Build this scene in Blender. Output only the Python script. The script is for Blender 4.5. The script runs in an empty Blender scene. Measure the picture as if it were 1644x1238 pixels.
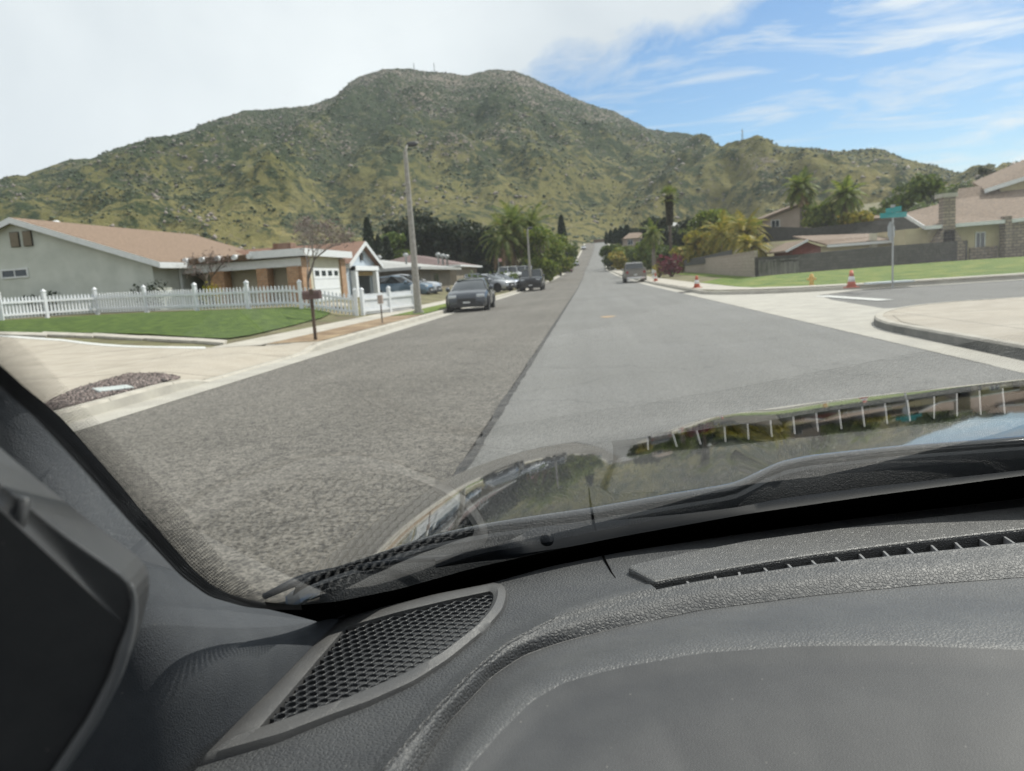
import bpy, bmesh, math, random
import numpy as np
from mathutils import Vector, Matrix, noise
R_=math.radians
random.seed(7); rng=np.random.default_rng(7)
scn=bpy.context.scene; col=scn.collection
# ------------------------------------------------------------------ camera
F=1225.0; CX,CY=822.0,619.0
PSI,PITCH,ROLL=R_(6.22),R_(8.105),R_(3.8)
CAM=np.array([0,0,1.35])
_f=np.array([-math.sin(PSI)*math.cos(PITCH),math.cos(PSI)*math.cos(PITCH),-math.sin(PITCH)])
_r=np.array([math.cos(PSI),math.sin(PSI),0.]); _u=np.cross(_r,_f)
_c,_s=math.cos(ROLL),math.sin(ROLL)
RT=_c*_r-_s*_u; DN=-_s*_r-_c*_u; FW=_f
cd=bpy.data.cameras.new('camera'); cam=bpy.data.objects.new('camera',cd); col.objects.link(cam)
M=Matrix(((RT[0],-DN[0],-FW[0],CAM[0]),(RT[1],-DN[1],-FW[1],CAM[1]),(RT[2],-DN[2],-FW[2],CAM[2]),(0,0,0,1)))
cam.matrix_world=M
cd.sensor_width=36; cd.lens=36*F/1644; cd.clip_start=.02; cd.clip_end=9000
cd.dof.use_dof=True; cd.dof.focus_distance=.92; cd.dof.aperture_fstop=cd.lens/2.6
scn.camera=cam
# ------------------------------------------------------------------ light
SUN_AZ,SUN_EL=R_(50),R_(49)      # azimuth clockwise from the street's heading (+Y)
w=bpy.data.worlds.new('World'); scn.world=w; w.use_nodes=True
nt=w.node_tree; N=nt.nodes; L=nt.links; N.clear()
def nd(N,t,**k):
    n=N.new(t)
    for a,b in k.items(): setattr(n,a,b)
    return n
sky=nd(N,'ShaderNodeTexSky',sky_type='NISHITA',sun_disc=False,sun_elevation=SUN_EL,sun_rotation=SUN_AZ,altitude=400,air_density=1.0,dust_density=.35,ozone_density=2.2)
tc=nd(N,'ShaderNodeTexCoord')
def mathn(N,L,op,a,b=None,c=None,clamp=False):
    n=nd(N,'ShaderNodeMath',operation=op,use_clamp=clamp)
    for i,v in enumerate((a,b,c)):
        if v is None: continue
        if isinstance(v,(int,float)): n.inputs[i].default_value=v
        else: L.new(v,n.inputs[i])
    return n.outputs[0]
def raydir(px,py):
    d=(px-CX)*RT+(py-CY)*DN+F*FW
    return d/np.linalg.norm(d)
n1=np.cross(raydir(935,160),raydir(1350,0)); n1/=np.linalg.norm(n1)
if n1@raydir(400,50)<0: n1=-n1
def dotn(vec):
    n=nd(N,'ShaderNodeVectorMath',operation='DOT_PRODUCT'); L.new(tc.outputs['Generated'],n.inputs[0]); n.inputs[1].default_value=tuple(vec); return n.outputs['Value']
mp=nd(N,'ShaderNodeMapping'); mp.inputs['Rotation'].default_value=(R_(20),R_(-22),R_(0)); mp.inputs['Scale'].default_value=(1.2,2.2,9.0); L.new(tc.outputs['Generated'],mp.inputs[0])
def noi(N,L,vec,scale,detail=6,rough=.55,dist=0.):
    n=nd(N,'ShaderNodeTexNoise'); n.inputs['Scale'].default_value=scale; n.inputs['Detail'].default_value=detail; n.inputs['Roughness'].default_value=rough; n.inputs['Distortion'].default_value=dist
    if vec is not None: L.new(vec,n.inputs['Vector'])
    return n.outputs['Fac']
na=noi(N,L,tc.outputs['Generated'],5.0,7,.6,.4)
nb=noi(N,L,mp.outputs[0],3.2,8,.62,.6)
# solid bank of cloud over the left
e=mathn(N,L,'MULTIPLY_ADD',mathn(N,L,'SUBTRACT',na,.5),.20,dotn(n1))
bank=mathn(N,L,'MULTIPLY_ADD',e,26.0,-.35,clamp=True)
# cirrus streaks lower right
horiz=dotn((0,0,1))
st=mathn(N,L,'SUBTRACT',nb,mathn(N,L,'MULTIPLY_ADD',horiz,.36,.405))
cir=mathn(N,L,'MULTIPLY',st,5.5,clamp=True)
mx=mathn(N,L,'MAXIMUM',bank,mathn(N,L,'MULTIPLY',cir,.85))
br=noi(N,L,tc.outputs['Generated'],2.6,5,.5,.2)
cr=nd(N,'ShaderNodeValToRGB'); L.new(br,cr.inputs[0])
cr.color_ramp.elements[0].position=.3; cr.color_ramp.elements[0].color=(4.2,4.5,4.85,1)
cr.color_ramp.elements[1].position=.7; cr.color_ramp.elements[1].color=(6.1,6.3,6.45,1)
mixc=nd(N,'ShaderNodeMix',data_type='RGBA'); L.new(mx,mixc.inputs['Factor']); hs_=nd(N,'ShaderNodeHueSaturation'); hs_.inputs['Saturation'].default_value=1.22; hs_.inputs['Value'].default_value=.74; L.new(sky.outputs[0],hs_.inputs['Color']); L.new(hs_.outputs[0],mixc.inputs[6]); L.new(cr.outputs[0],mixc.inputs[7])
bg=nd(N,'ShaderNodeBackground'); bg.inputs['Strength'].default_value=.12; L.new(mixc.outputs[2],bg.inputs[0])
wo=nd(N,'ShaderNodeOutputWorld'); L.new(bg.outputs[0],wo.inputs[0])
sl=bpy.data.lights.new('sun','SUN'); so=bpy.data.objects.new('sun',sl); col.objects.link(so)
sl.energy=3.6; sl.angle=R_(.6); sl.color=(1,.955,.88)
SD=Vector((math.sin(SUN_AZ)*math.cos(SUN_EL),math.cos(SUN_AZ)*math.cos(SUN_EL),math.sin(SUN_EL)))
so.rotation_euler=SD.to_track_quat('Z','Y').to_euler()
scn.view_settings.view_transform='Standard'; scn.view_settings.look='None'; scn.view_settings.exposure=0.58; scn.view_settings.gamma=1
cy=scn.cycles
try:
    cy.max_bounces=8; cy.transparent_max_bounces=12; cy.caustics_reflective=False; cy.caustics_refractive=False; cy.sample_clamp_indirect=6
except Exception: pass
# ------------------------------------------------------------------ picking helpers (real ground / real heights)
def at_z(px,py,z):
    d=raydir(px,py); return CAM+d*((z-CAM[2])/d[2])
def at_y(px,py,y):
    d=raydir(px,py); return CAM+d*((y-CAM[1])/d[1])
def ss(t):
    t=max(0.,min(1.,t)); return t*t*(3-2*t)
_zy=[-60,0,60,80,120,190,250,300,320,340,385,420,520]; _zz=[0,0,0,.08,.3,1.25,3.3,8.0,10.3,11.8,14.9,17.,24.]
_cy=[-60,200,255,320,385,520]; _cc=[0,0,1.0,3.6,4.8,7.]
def zr(Y): return float(np.interp(Y,_zy,_zz))
def cb(Y): return float(np.interp(Y,_cy,_cc))
def yard(X,Y):
    x=X-cb(Y); z=zr(Y)+.15
    if x<0:
        z+=(.54*ss((-x-9.)/3.2)+.30*max(0.,min(1.,(-x-11.)/13)))*ss((Y-19)/9.)-.125*ss((Y-10.7)/.9)*ss((16.8-Y)/1.2)*(1-ss((-x-6.15)/1.1))
        z+=4*ss((-x-60)/150)*ss((Y-60)/100)
    else:
        z+=.22*ss((Y-31)/16)*ss((x-6)/6)
        z+=2.6*ss((Y-64)/12)*ss((x-12)/4)+3*ss((Y-85)/60)*ss((x-14)/10)+6*ss((x-50)/150)*ss((Y-70)/100)
        if Y<18.5: z=.15
    return z
def gp(px,py,fn=yard):
    d=raydir(px,py); t=3.
    while t<600:
        P=CAM+d*t
        if P[2]<fn(P[0],P[1]): break
        t+=.25 if t<60 else 1.
    a,b=t-1.1,t
    for _ in range(20):
        m=(a+b)/2; P=CAM+d*m
        if P[2]<fn(P[0],P[1]): b=m
        else: a=m
    P=CAM+d*b; return P
# ------------------------------------------------------------------ object helpers
def tag(o,label=None,cat=None,group=None,kind=None):
    if label: o['label']=label
    if cat: o['category']=cat
    if group: o['group']=group
    if kind: o['kind']=kind
    return o
def thing(name,label,cat,loc=(0,0,0),rz=0,group=None):
    o=bpy.data.objects.new(name,None); col.objects.link(o); o.location=loc; o.rotation_euler=(0,0,rz); o.empty_display_size=.2
    return tag(o,label,cat,group)
def dup(root,loc=None,rz=None,label=None,parent=None):
    r=root.copy(); col.objects.link(r)
    if parent is not None: r.parent=parent
    if loc is not None: r.location=loc
    if rz is not None: r.rotation_euler=(0,0,rz)
    if label: r['label']=label
    for ch in list(root.children): dup(ch,parent=r)
    return r
class MB:
    def __init__(s): s.v=[]; s.f=[]
    def add(s,v,f):
        n=len(s.v); s.v+=[tuple(map(float,p)) for p in v]; s.f+=[tuple(i+n for i in q) for q in f]; return s
    def box(s,x0,x1,y0,y1,z0,z1):
        v=[(x,y,z) for z in(z0,z1) for y in(y0,y1) for x in(x0,x1)]
        return s.add(v,[(0,2,3,1),(4,5,7,6),(0,1,5,4),(2,6,7,3),(0,4,6,2),(1,3,7,5)])
    def obox(s,a,b,wd,h,up=(0,0,1)):
        # bar from a to b, width wd, height h (centred)
        a=Vector(a); b=Vector(b); d=(b-a).normalized(); u=Vector(up); sd=d.cross(u)
        if sd.length<1e-4: sd=Vector((1,0,0))
        sd.normalize(); u=sd.cross(d)
        v=[]
        for p in(a,b):
            for i,j in((-1,-1),(1,-1),(1,1),(-1,1)): v.append(p+sd*(i*wd/2)+u*(j*h/2))
        return s.add(v,[(0,3,2,1),(4,5,6,7),(0,1,5,4),(1,2,6,5),(2,3,7,6),(3,0,4,7)])
    def tube(s,pts,rad,n=8,cap=True):
        pts=[Vector(p) for p in pts]
        if not hasattr(rad,'__len__'): rad=[rad]*len(pts)
        v=[];f=[]; ref=Vector((.13,.97,.2)).normalized()
        for i,p in enumerate(pts):
            d=(pts[min(i+1,len(pts)-1)]-pts[max(i-1,0)]).normalized()
            a=d.cross(ref)
            if a.length<.05: a=d.cross(Vector((1,0,0)))
            a.normalize(); b=d.cross(a)
            for k in range(n):
                t=2*math.pi*k/n; v.append(p+(a*math.cos(t)+b*math.sin(t))*rad[i])
        for i in range(len(pts)-1):
            for k in range(n):
                q=(k+1)%n; f.append((i*n+k,i*n+q,(i+1)*n+q,(i+1)*n+k))
        if cap: f.append(tuple(range(n))[::-1]); f.append(tuple((len(pts)-1)*n+k for k in range(n)))
        return s.add(v,f)
    def lathe(s,prof,c=(0,0,0),n=16,axis='z'):
        v=[];f=[]
        for r,h in prof:
            for k in range(n):
                t=2*math.pi*k/n; a,b=r*math.cos(t),r*math.sin(t)
                p={'z':(a,b,h),'x':(h,a,b),'y':(a,h,b)}[axis]; v.append((p[0]+c[0],p[1]+c[1],p[2]+c[2]))
        for i in range(len(prof)-1):
            for k in range(n):
                q=(k+1)%n; f.append((i*n+k,i*n+q,(i+1)*n+q,(i+1)*n+k))
        f.append(tuple(range(n))[::-1]); f.append(tuple((len(prof)-1)*n+k for k in range(n)))
        return s.add(v,f)
    def prism(s,poly,off):
        # extrude a 3-D polygon by vector off
        n=len(poly); v=list(poly)+[tuple(p[i]+off[i] for i in range(3)) for p in poly]
        return s.add(v,[tuple(range(n))[::-1],tuple(range(n,2*n))]+[(i,(i+1)%n,n+(i+1)%n,n+i) for i in range(n)])
    def grid(s,rows):
        nr=len(rows); nc=len(rows[0]); v=[p for r in rows for p in r]
        return s.add(v,[(i*nc+j,i*nc+j+1,(i+1)*nc+j+1,(i+1)*nc+j) for i in range(nr-1) for j in range(nc-1)])
    def build(s,name,mat,parent=None,smooth=False,fix=True,bevel=0,sharp=None):
        me=bpy.data.meshes.new(name); me.from_pydata(s.v,[],s.f); me.update()
        if fix and len(s.v)<60000:
            bm=bmesh.new(); bm.from_mesh(me); bmesh.ops.recalc_face_normals(bm,faces=bm.faces); bm.to_mesh(me); bm.free()
        if mat: me.materials.append(mat)
        if smooth: me.polygons.foreach_set('use_smooth',[True]*len(me.polygons))
        o=bpy.data.objects.new(name,me); col.objects.link(o)
        if parent is not None: o.parent=parent
        if bevel:
            m=o.modifiers.new('bevel','BEVEL'); m.width=bevel; m.segments=2; m.limit_method='ANGLE'; m.angle_limit=R_(35)
        if smooth and sharp:
            m=o.modifiers.new('es','EDGE_SPLIT'); m.split_angle=R_(sharp)
        return o
# ------------------------------------------------------------------ materials
MATS={}
def mat(name,c1,c2=None,scale=5,rough=.8,bump=0,bscale=None,metal=0,c3=None,detail=6,spec=.5,coat=0,obj=True,vec='Object',stretch=None,pos=(.35,.65),bdist=.02,extra=None):
    if name in MATS: return MATS[name]
    m=bpy.data.materials.new(name); m.use_nodes=True; t=m.node_tree; n=t.nodes; l=t.links
    b=n['Principled BSDF']; b.inputs['Roughness'].default_value=rough; b.inputs['Metallic'].default_value=metal
    b.inputs['Specular IOR Level'].default_value=spec; b.inputs['Coat Weight'].default_value=coat
    tc=n.new('ShaderNodeTexCoord'); v=tc.outputs[vec]
    if stretch:
        mp=n.new('ShaderNodeMapping'); mp.inputs['Scale'].default_value=stretch; l.new(v,mp.inputs[0]); v=mp.outputs[0]
    if c2:
        f=noi(n,l,v,scale,detail,.6); r=n.new('ShaderNodeValToRGB'); l.new(f,r.inputs[0])
        r.color_ramp.elements[0].position=pos[0]; r.color_ramp.elements[0].color=(*c1,1)
        r.color_ramp.elements[1].position=pos[1]; r.color_ramp.elements[1].color=(*c2,1)
        if c3:
            e=r.color_ramp.elements.new((pos[0]+pos[1])/2); e.color=(*c3,1)
        l.new(r.outputs[0],b.inputs['Base Color'])
    else: b.inputs['Base Color'].default_value=(*c1,1)
    if bump:
        f=noi(n,l,v,bscale or scale*4,4,.6); bp=n.new('ShaderNodeBump'); bp.inputs['Strength'].default_value=bump; bp.inputs['Distance'].default_value=bdist; l.new(f,bp.inputs['Height']); l.new(bp.outputs[0],b.inputs['Normal'])
    if extra: extra(n,l,b,v)
    MATS[name]=m; return m
def leafmat(name,c1,c2,c3=None,trans=.25):
    if name in MATS: return MATS[name]
    m=bpy.data.materials.new(name); m.use_nodes=True; n=m.node_tree.nodes; l=m.node_tree.links
    b=n['Principled BSDF']; b.inputs['Roughness'].default_value=.6; b.inputs['Specular IOR Level'].default_value=.3
    g=n.new('ShaderNodeNewGeometry'); r=n.new('ShaderNodeValToRGB')
    r.color_ramp.elements[0].color=(*c1,1); r.color_ramp.elements[1].color=(*c2,1)
    if c3: e=r.color_ramp.elements.new(.85); e.color=(*c3,1); r.color_ramp.elements[2].position=1; r.color_ramp.elements[1].position=.8; r.color_ramp.elements[1].color=(*c2,1); r.color_ramp.elements[2].color=(*c3,1)
    l.new(g.outputs['Random Per Island'],r.inputs[0]); l.new(r.outputs[0],b.inputs['Base Color'])
    tr=n.new('ShaderNodeBsdfTranslucent'); l.new(r.outputs[0],tr.inputs[0]); mx=n.new('ShaderNodeMixShader'); mx.inputs[0].default_value=trans
    l.new(b.outputs[0],mx.inputs[1]); l.new(tr.outputs[0],mx.inputs[2]); l.new(mx.outputs[0],n['Material Output'].inputs[0])
    MATS[name]=m; return m
asph_old=mat('old_asphalt',(.075,.068,.06),(.21,.19,.165),38,.9,.6,60,c3=(.135,.122,.108),detail=8,bdist=.012)
def asph_extra(base_lo,base_hi,stain,sc,crack=.35,agg=0):
    def fx(n,l,b,v):
        f=noi(n,l,v,sc,7,.72)
        if agg:
            va=n.new('ShaderNodeTexVoronoi'); va.inputs['Scale'].default_value=agg; l.new(v,va.inputs[0]); sc_=n.new('ShaderNodeSeparateColor'); l.new(va.outputs['Color'],sc_.inputs[0])
            f=mathn(n,l,'ADD',mathn(n,l,'MULTIPLY',f,.62),mathn(n,l,'MULTIPLY',sc_.outputs[0],.38))
        g=noi(n,l,v,.22,4,.6)
        r=n.new('ShaderNodeValToRGB'); l.new(f,r.inputs[0]); r.color_ramp.elements[0].position=.33; r.color_ramp.elements[1].position=.67
        r.color_ramp.elements[0].color=(*base_lo,1); r.color_ramp.elements[1].color=(*base_hi,1)
        r2=n.new('ShaderNodeValToRGB'); l.new(g,r2.inputs[0]); r2.color_ramp.elements[0].position=.35; r2.color_ramp.elements[1].position=.65
        r2.color_ramp.elements[0].color=(stain,stain,stain*.98,1); r2.color_ramp.elements[1].color=(1,1,1,1)
        mp=n.new('ShaderNodeMapping'); mp.inputs['Scale'].default_value=(1.5,.045,1); l.new(v,mp.inputs[0]); tk=noi(n,l,mp.outputs[0],1.,4,.6)
        vo=n.new('ShaderNodeTexVoronoi'); vo.feature='DISTANCE_TO_EDGE'; vo.inputs['Scale'].default_value=.33; wn=n.new('ShaderNodeTexNoise'); wn.inputs['Scale'].default_value=1.6; wn.inputs['Detail'].default_value=6; l.new(v,wn.inputs[0])
        vm=n.new('ShaderNodeVectorMath'); vm.operation='MULTIPLY_ADD'; l.new(wn.outputs['Color'],vm.inputs[0]); vm.inputs[1].default_value=(1.6,1.6,0); l.new(v,vm.inputs[2]); l.new(vm.outputs[0],vo.inputs[0])
        ck=mathn(n,l,'MULTIPLY_ADD',mathn(n,l,'MULTIPLY',vo.outputs['Distance'],60.,clamp=True),crack,1-crack)
        tkk=mathn(n,l,'MULTIPLY_ADD',tk,.5,.75)
        mlt=mathn(n,l,'MULTIPLY',ck,tkk); mm=n.new('ShaderNodeMix'); mm.data_type='RGBA'; mm.blend_type='MULTIPLY'; mm.inputs[0].default_value=1; l.new(r.outputs[0],mm.inputs[6]); cc=n.new('ShaderNodeCombineColor'); [l.new(mlt,cc.inputs[q]) for q in range(3)]; l.new(cc.outputs[0],mm.inputs[7]); r=mm
        m=n.new('ShaderNodeMix'); m.data_type='RGBA'; m.blend_type='MULTIPLY'; m.inputs[0].default_value=1
        l.new(r.outputs[2],m.inputs[6]); l.new(r2.outputs[0],m.inputs[7]); l.new(m.outputs[2],b.inputs['Base Color'])
    return fx
MATS.clear()
asph_old=mat('old_asphalt',(.1,.1,.1),None,30,.92,.15,90,bdist=.01,extra=asph_extra((.058,.053,.047),(.235,.216,.188),.80,9,.22,60))
asph_new=mat('new_asphalt',(.1,.1,.1),None,30,.85,.35,90,bdist=.006,extra=asph_extra((.13,.129,.123),(.225,.221,.212),.86,40,.18,70))
asph_side=mat('side_asphalt',(.1,.1,.1),None,30,.88,.5,60,bdist=.01,extra=asph_extra((.13,.127,.12),(.2,.195,.185),.85,40))
asph_edge=mat('asphalt_joint',(.03,.03,.03),(.1,.095,.09),6,.95,.6,40)
def joints(px_,py_):
    def fx(n,l,b,v):
        src=b.inputs['Base Color'].links[0].from_socket; sx=n.new('ShaderNodeSeparateXYZ'); l.new(v,sx.inputs[0])
        a=mathn(n,l,'LESS_THAN',mathn(n,l,'FRACT',mathn(n,l,'MULTIPLY',sx.outputs[1],1/py_)),.016); c=mathn(n,l,'LESS_THAN',mathn(n,l,'FRACT',mathn(n,l,'MULTIPLY',sx.outputs[0],1/px_)),.012)
        st=noi(n,l,v,.9,5,.65); k=mathn(n,l,'MULTIPLY',mathn(n,l,'SUBTRACT',1.,mathn(n,l,'MULTIPLY',mathn(n,l,'MAXIMUM',a,c),.45)),mathn(n,l,'MULTIPLY_ADD',st,.5,.74))
        cc=n.new('ShaderNodeCombineColor'); [l.new(k,cc.inputs[q]) for q in range(3)]; m=n.new('ShaderNodeMix'); m.data_type='RGBA'; m.blend_type='MULTIPLY'; m.inputs[0].default_value=1; l.new(src,m.inputs[6]); l.new(cc.outputs[0],m.inputs[7]); l.new(m.outputs[2],b.inputs['Base Color'])
    return fx
conc=mat('concrete',(.37,.325,.262),(.43,.385,.318),2.2,.85,.25,30,detail=9,bdist=.006,extra=joints(3.,3.))
conc_w=mat('pale_concrete',(.38,.35,.30),(.50,.465,.40),3,.85,.2,30,detail=9,bdist=.005,extra=joints(40.,1.5))
conc_g=mat('gutter_concrete',(.36,.34,.30),(.46,.435,.38),1.6,.85,.25,24,detail=9,bdist=.006)
dirt=mat('dirt',(.16,.105,.06),(.36,.27,.16),1.3,.95,.8,14,c3=(.25,.17,.10),detail=9)
grass_m=mat('lawn_grass',(.045,.085,.008),(.11,.17,.02),3,.9,1,60,c3=(.07,.12,.012),detail=9,bdist=.04)
grass_y=mat('dry_lawn',(.07,.13,.008),(.23,.24,.04),.9,.9,1,40,c3=(.115,.18,.014),detail=9,bdist=.04)
gravel_m=mat('red_gravel',(.05,.038,.036),(.36,.27,.25),26,.9,1,26,c3=(.17,.115,.11),detail=5,bdist=.03)
white_p=mat('white_paint',(.70,.72,.74),(.80,.81,.82),6,.6)
white_line=mat('road_paint',(.50,.50,.48),(.66,.66,.63),8,.8)
# ------------------------------------------------------------------ draped sheets
def drape(name,poly,fn,eps,mt,xs=None,ys=None,parent=None,kind='structure',thick=0):
    bm=bmesh.new(); vs=[bm.verts.new((p[0],p[1],0)) for p in poly]; bm.faces.new(vs)
    x0,x1=min(p[0] for p in poly),max(p[0] for p in poly); y0,y1=min(p[1] for p in poly),max(p[1] for p in poly)
    if xs is None: xs=np.arange(x0,x1,max(.5,(x1-x0)/40))
    if ys is None: ys=np.arange(y0,y1,max(.5,(y1-y0)/60))
    for x in xs:
        if x0+1e-3<x<x1-1e-3: bmesh.ops.bisect_plane(bm,geom=bm.verts[:]+bm.edges[:]+bm.faces[:],plane_co=(x,0,0),plane_no=(1,0,0))
    for y in ys:
        if y0+1e-3<y<y1-1e-3: bmesh.ops.bisect_plane(bm,geom=bm.verts[:]+bm.edges[:]+bm.faces[:],plane_co=(0,y,0),plane_no=(0,1,0))
    for v in bm.verts: v.co.z=fn(v.co.x,v.co.y)+eps
    bmesh.ops.recalc_face_normals(bm,faces=bm.faces)
    if sum(f.normal.z for f in bm.faces)<0: bmesh.ops.reverse_faces(bm,faces=bm.faces)
    if thick:
        r=bmesh.ops.extrude_face_region(bm,geom=bm.faces[:])
        for g in r['geom']:
            if isinstance(g,bmesh.types.BMVert): g.co.z-=thick
        bmesh.ops.recalc_face_normals(bm,faces=bm.faces)
    me=bpy.data.meshes.new(name); bm.to_mesh(me); bm.free(); me.materials.append(mt)
    o=bpy.data.objects.new(name,me); col.objects.link(o)
    if parent is not None: o.parent=parent
    elif kind: o['kind']=kind
    return o
roadz=lambda X,Y: zr(Y)
YS=list(np.arange(-30,60,5))+list(np.arange(60,420,10))
def along(x,ys=YS,lo=-30,hi=400): return [(x+cb(y),y) for y in ys if lo<=y<=hi]
big=list(np.arange(-20,80,2.))+list(np.arange(80,420,8.))
bigx=list(np.arange(-300,-40,20.))+list(np.arange(-40,41,1.5))+list(np.arange(45,300,20.))
ground_m=mat('yard_ground',(.12,.095,.055),(.23,.19,.115),.5,.95,.8,8,c3=(.14,.135,.06),detail=9)
# yards
drape('ground_left_verge',[(-300,-30)]+along(-6.14)+[(-300,400)],yard,-.03,ground_m,xs=sorted(bigx+[-7.25,-6.95,-6.65,-6.4,-6.25]),ys=sorted(big+list(np.arange(9.25,18,.5))))
drape('ground_right_near',[(5.05,-30),(40,-30),(40,18.15)]+[(5.05+3.85*(1-math.cos(t)),13.1+5.05*math.sin(t)) for t in np.linspace(0,math.pi/2,14)][::-1],lambda x,y:.15,-.002,conc)
drape('ground_right_far',[(300,30.6),(10,30.6),(7.8,31.2),(6.3,32.4),(5.4,34.2),(5.05,36.5)]+[p for p in along(5.05,lo=40)]+[(300,400)],yard,0,ground_m,xs=bigx,ys=big)
# roads
drape('road_old_lane',along(-5.62)+[(-1.02+cb(y)+ (.0 if y>60 else 0),y) for y in YS if y<=400][::-1],roadz,0,asph_old,ys=big)
drape('road_new_lane',[(-.95+cb(y),y) for y in YS if y<=400]+[(4.45+cb(y),y) for y in YS if y<=400][::-1],roadz,.004,asph_new,ys=big)
jt=MB(); rr=random.Random(3); a=[];b=[]
for y in list(np.arange(3,60,.18))+list(np.arange(60,380,3.)):
    k=1 if y<60 else 1.6
    wv=.05*k*rr.random(); a.append((-.985-.8*wv-.012*math.sin(y*1.7)+cb(y),y,zr(y)+.008)); b.append((-.945+.02*k*rr.random()+cb(y),y,zr(y)+.008))
jt.grid([a,b]).build('road_joint',asph_edge)['kind']='structure'
drape('road_base',[(-6.2,-30),(5.2,-30),(5.2,400),(-6.2,400)],roadz,-.02,asph_edge,ys=big)
drape('side_street',[(4.6,17.0),(60,18.0),(60,30.9),(4.6,32.5)],lambda x,y:0,-.006,asph_side)
drape('cross_gutter_apron',[(4.46,9),(4.9,9),(5.0,13),(5.5,15),(6.6,17.2),(9.,18.25),(60,18.3),(60,18.85),(8.5,18.9),(7.0,19.2),(7.3,24),(7.9,27.6),(10.,29.9),(60,30.0),(60,30.7),(9.8,30.7),(7.6,31.5),(6.2,33),(5.2,35),(5.0,38),(4.46,38)],lambda x,y:0,.008,conc_g)
drape('stop_line',[(8.0,22.4),(8.45,22.4),(8.05,27.2),(7.6,27.2)],lambda x,y:0,.0125,white_line)
drape('gutter_left',along(-6.12)+along(-5.6)[::-1],roadz,.006,conc_g,ys=big)
drape('gutter_right_near',[(4.44,-30),(5.06,-30),(5.06,9),(4.44,9)],roadz,.0085,conc_g)
drape('gutter_right_far',[(4.44+cb(y),y) for y in YS if 38<y<=400]+[(5.06+cb(y),y) for y in YS if 38<y<=400][::-1],roadz,.0085,conc_g,ys=big)
def kerb(name,path,side,h=.15,wd=.16,hf=None,face=None):
    # profile swept along path; side=+1: body lies to the left of the walking direction
    m=MB(); rows=[[],[],[],[],[]]
    for i,(x,y) in enumerate(path):
        d=Vector((path[min(i+1,len(path)-1)][0]-path[max(i-1,0)][0],path[min(i+1,len(path)-1)][1]-path[max(i-1,0)][1],0)).normalized()
        nrm=Vector((-d.y,d.x,0))*side; z=zr(y); hh=(hf(x,y) if hf else h)
        for k,(o,zz) in enumerate(((0,-.05),(.012,hh-.025),(.035,hh+.006),(wd,hh+.008),(wd,-.05))):
            p=Vector((x,y,z+zz))+nrm*o; rows[k].append(tuple(p))
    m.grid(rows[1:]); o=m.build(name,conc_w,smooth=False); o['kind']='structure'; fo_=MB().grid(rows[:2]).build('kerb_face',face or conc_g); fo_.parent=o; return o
def lefth(x,y):
    return .15-.125*ss((y-10.7)/.9)*ss((16.8-y)/1.2)
ky=list(np.arange(-10,60,.6))+list(np.arange(60,390,8))
kerb('kerb_left',[(-6.1+cb(y),y) for y in ky],1,hf=lefth)
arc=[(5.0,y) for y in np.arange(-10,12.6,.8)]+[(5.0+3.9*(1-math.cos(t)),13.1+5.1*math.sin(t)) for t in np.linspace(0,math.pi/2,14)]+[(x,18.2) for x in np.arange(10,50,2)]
kerb('kerb_corner_near',arc,-1,face=mat('dark_concrete',(.04,.042,.037),(.11,.11,.095),2.5,.9,.3,20,detail=8))  # face in a darker concrete than the other kerbs
arc2=[(x,30.65) for x in np.arange(50,10,-2)]+[(9.6-4.6*math.sin(t),35.6-4.95*math.cos(t)) for t in np.linspace(0,math.pi/2,14)]+[(5.0+cb(y),y) for y in ky if y>37]
kerb('kerb_corner_far',arc2,-1)
inner=lambda pts,s:pts
drape('sidewalk_corner_near',[(5.15,-10),(40,-10),(40,18.05),(9.2,18.05),(7.7,17.4),(6.5,16.5),(5.7,15.2),(5.25,13.6),(5.15,12)],lambda x,y:.15,.006,conc)
drape('sidewalk_right_far',[(50,30.8),(50,32.1),(11,32.1),(8.6,33.0),(7.2,34.6),(6.9,37)]+[(6.9+cb(y),y) for y in YS if 40<=y<=380]+[(5.14+cb(y),y) for y in YS if 40<=y<=380][::-1]+[(5.14,37),(5.6,34.6),(6.6,32.6),(8,31.4),(10,30.8)],yard,.03,conc_w,xs=bigx,ys=big)
drape('lawn_right',[(70,32.2),(11,32.2),(8.7,33.1),(7.3,34.7),(7.0,37),(7.0,50),(9.5,56),(9.5,110),(12,110),(12,56),(70,62)],yard,.02,grass_y,xs=list(np.arange(7,70,1.2)),ys=list(np.arange(30,112,1.)))
drape('sidewalk_left',[(-9.0,17),(-9.0,400),(-7.65,400),(-7.65,17)] ,yard,.013,conc_w,xs=[-8.3],ys=big)
def pxpoly(pts): return [tuple(gp(*p)[:2]) for p in pts]
lawn_px=[(-60,519),(0,515),(80,511),(200,504),(320,499),(420,496),(500,495),(532,503),(516,511),(470,523),(400,539),(366,544),(310,542),(240,537),(150,535),(0,534),(-60,534)]
drape('lawn_left',pxpoly(lawn_px),yard,.018,grass_m,xs=list(np.arange(-40,-7,.8)),ys=list(np.arange(14,40,.8)))
drape('driveway',pxpoly([(-150,548),(0,541),(100,548),(310,559),(392,556),(425,556)])+[(-7.62,17.3),(-6.25,17.3),(-6.25,10.6)]+pxpoly([(290,605),(206,601),(120,626),(60,655),(-60,720)]),yard,.008,conc,xs=sorted(list(np.arange(-40,-6,.8))+[-7.05,-6.85,-6.65,-6.4]),ys=list(np.arange(5,40,.4)))
drape('driveway_edge',pxpoly([(-60,538),(0,541),(100,548),(330,561),(330,557.5),(100,545),(0,538),(-60,535)]),yard,.014,white_line,xs=list(np.arange(-40,-6,1.)),ys=list(np.arange(5,40,1.)))
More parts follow.
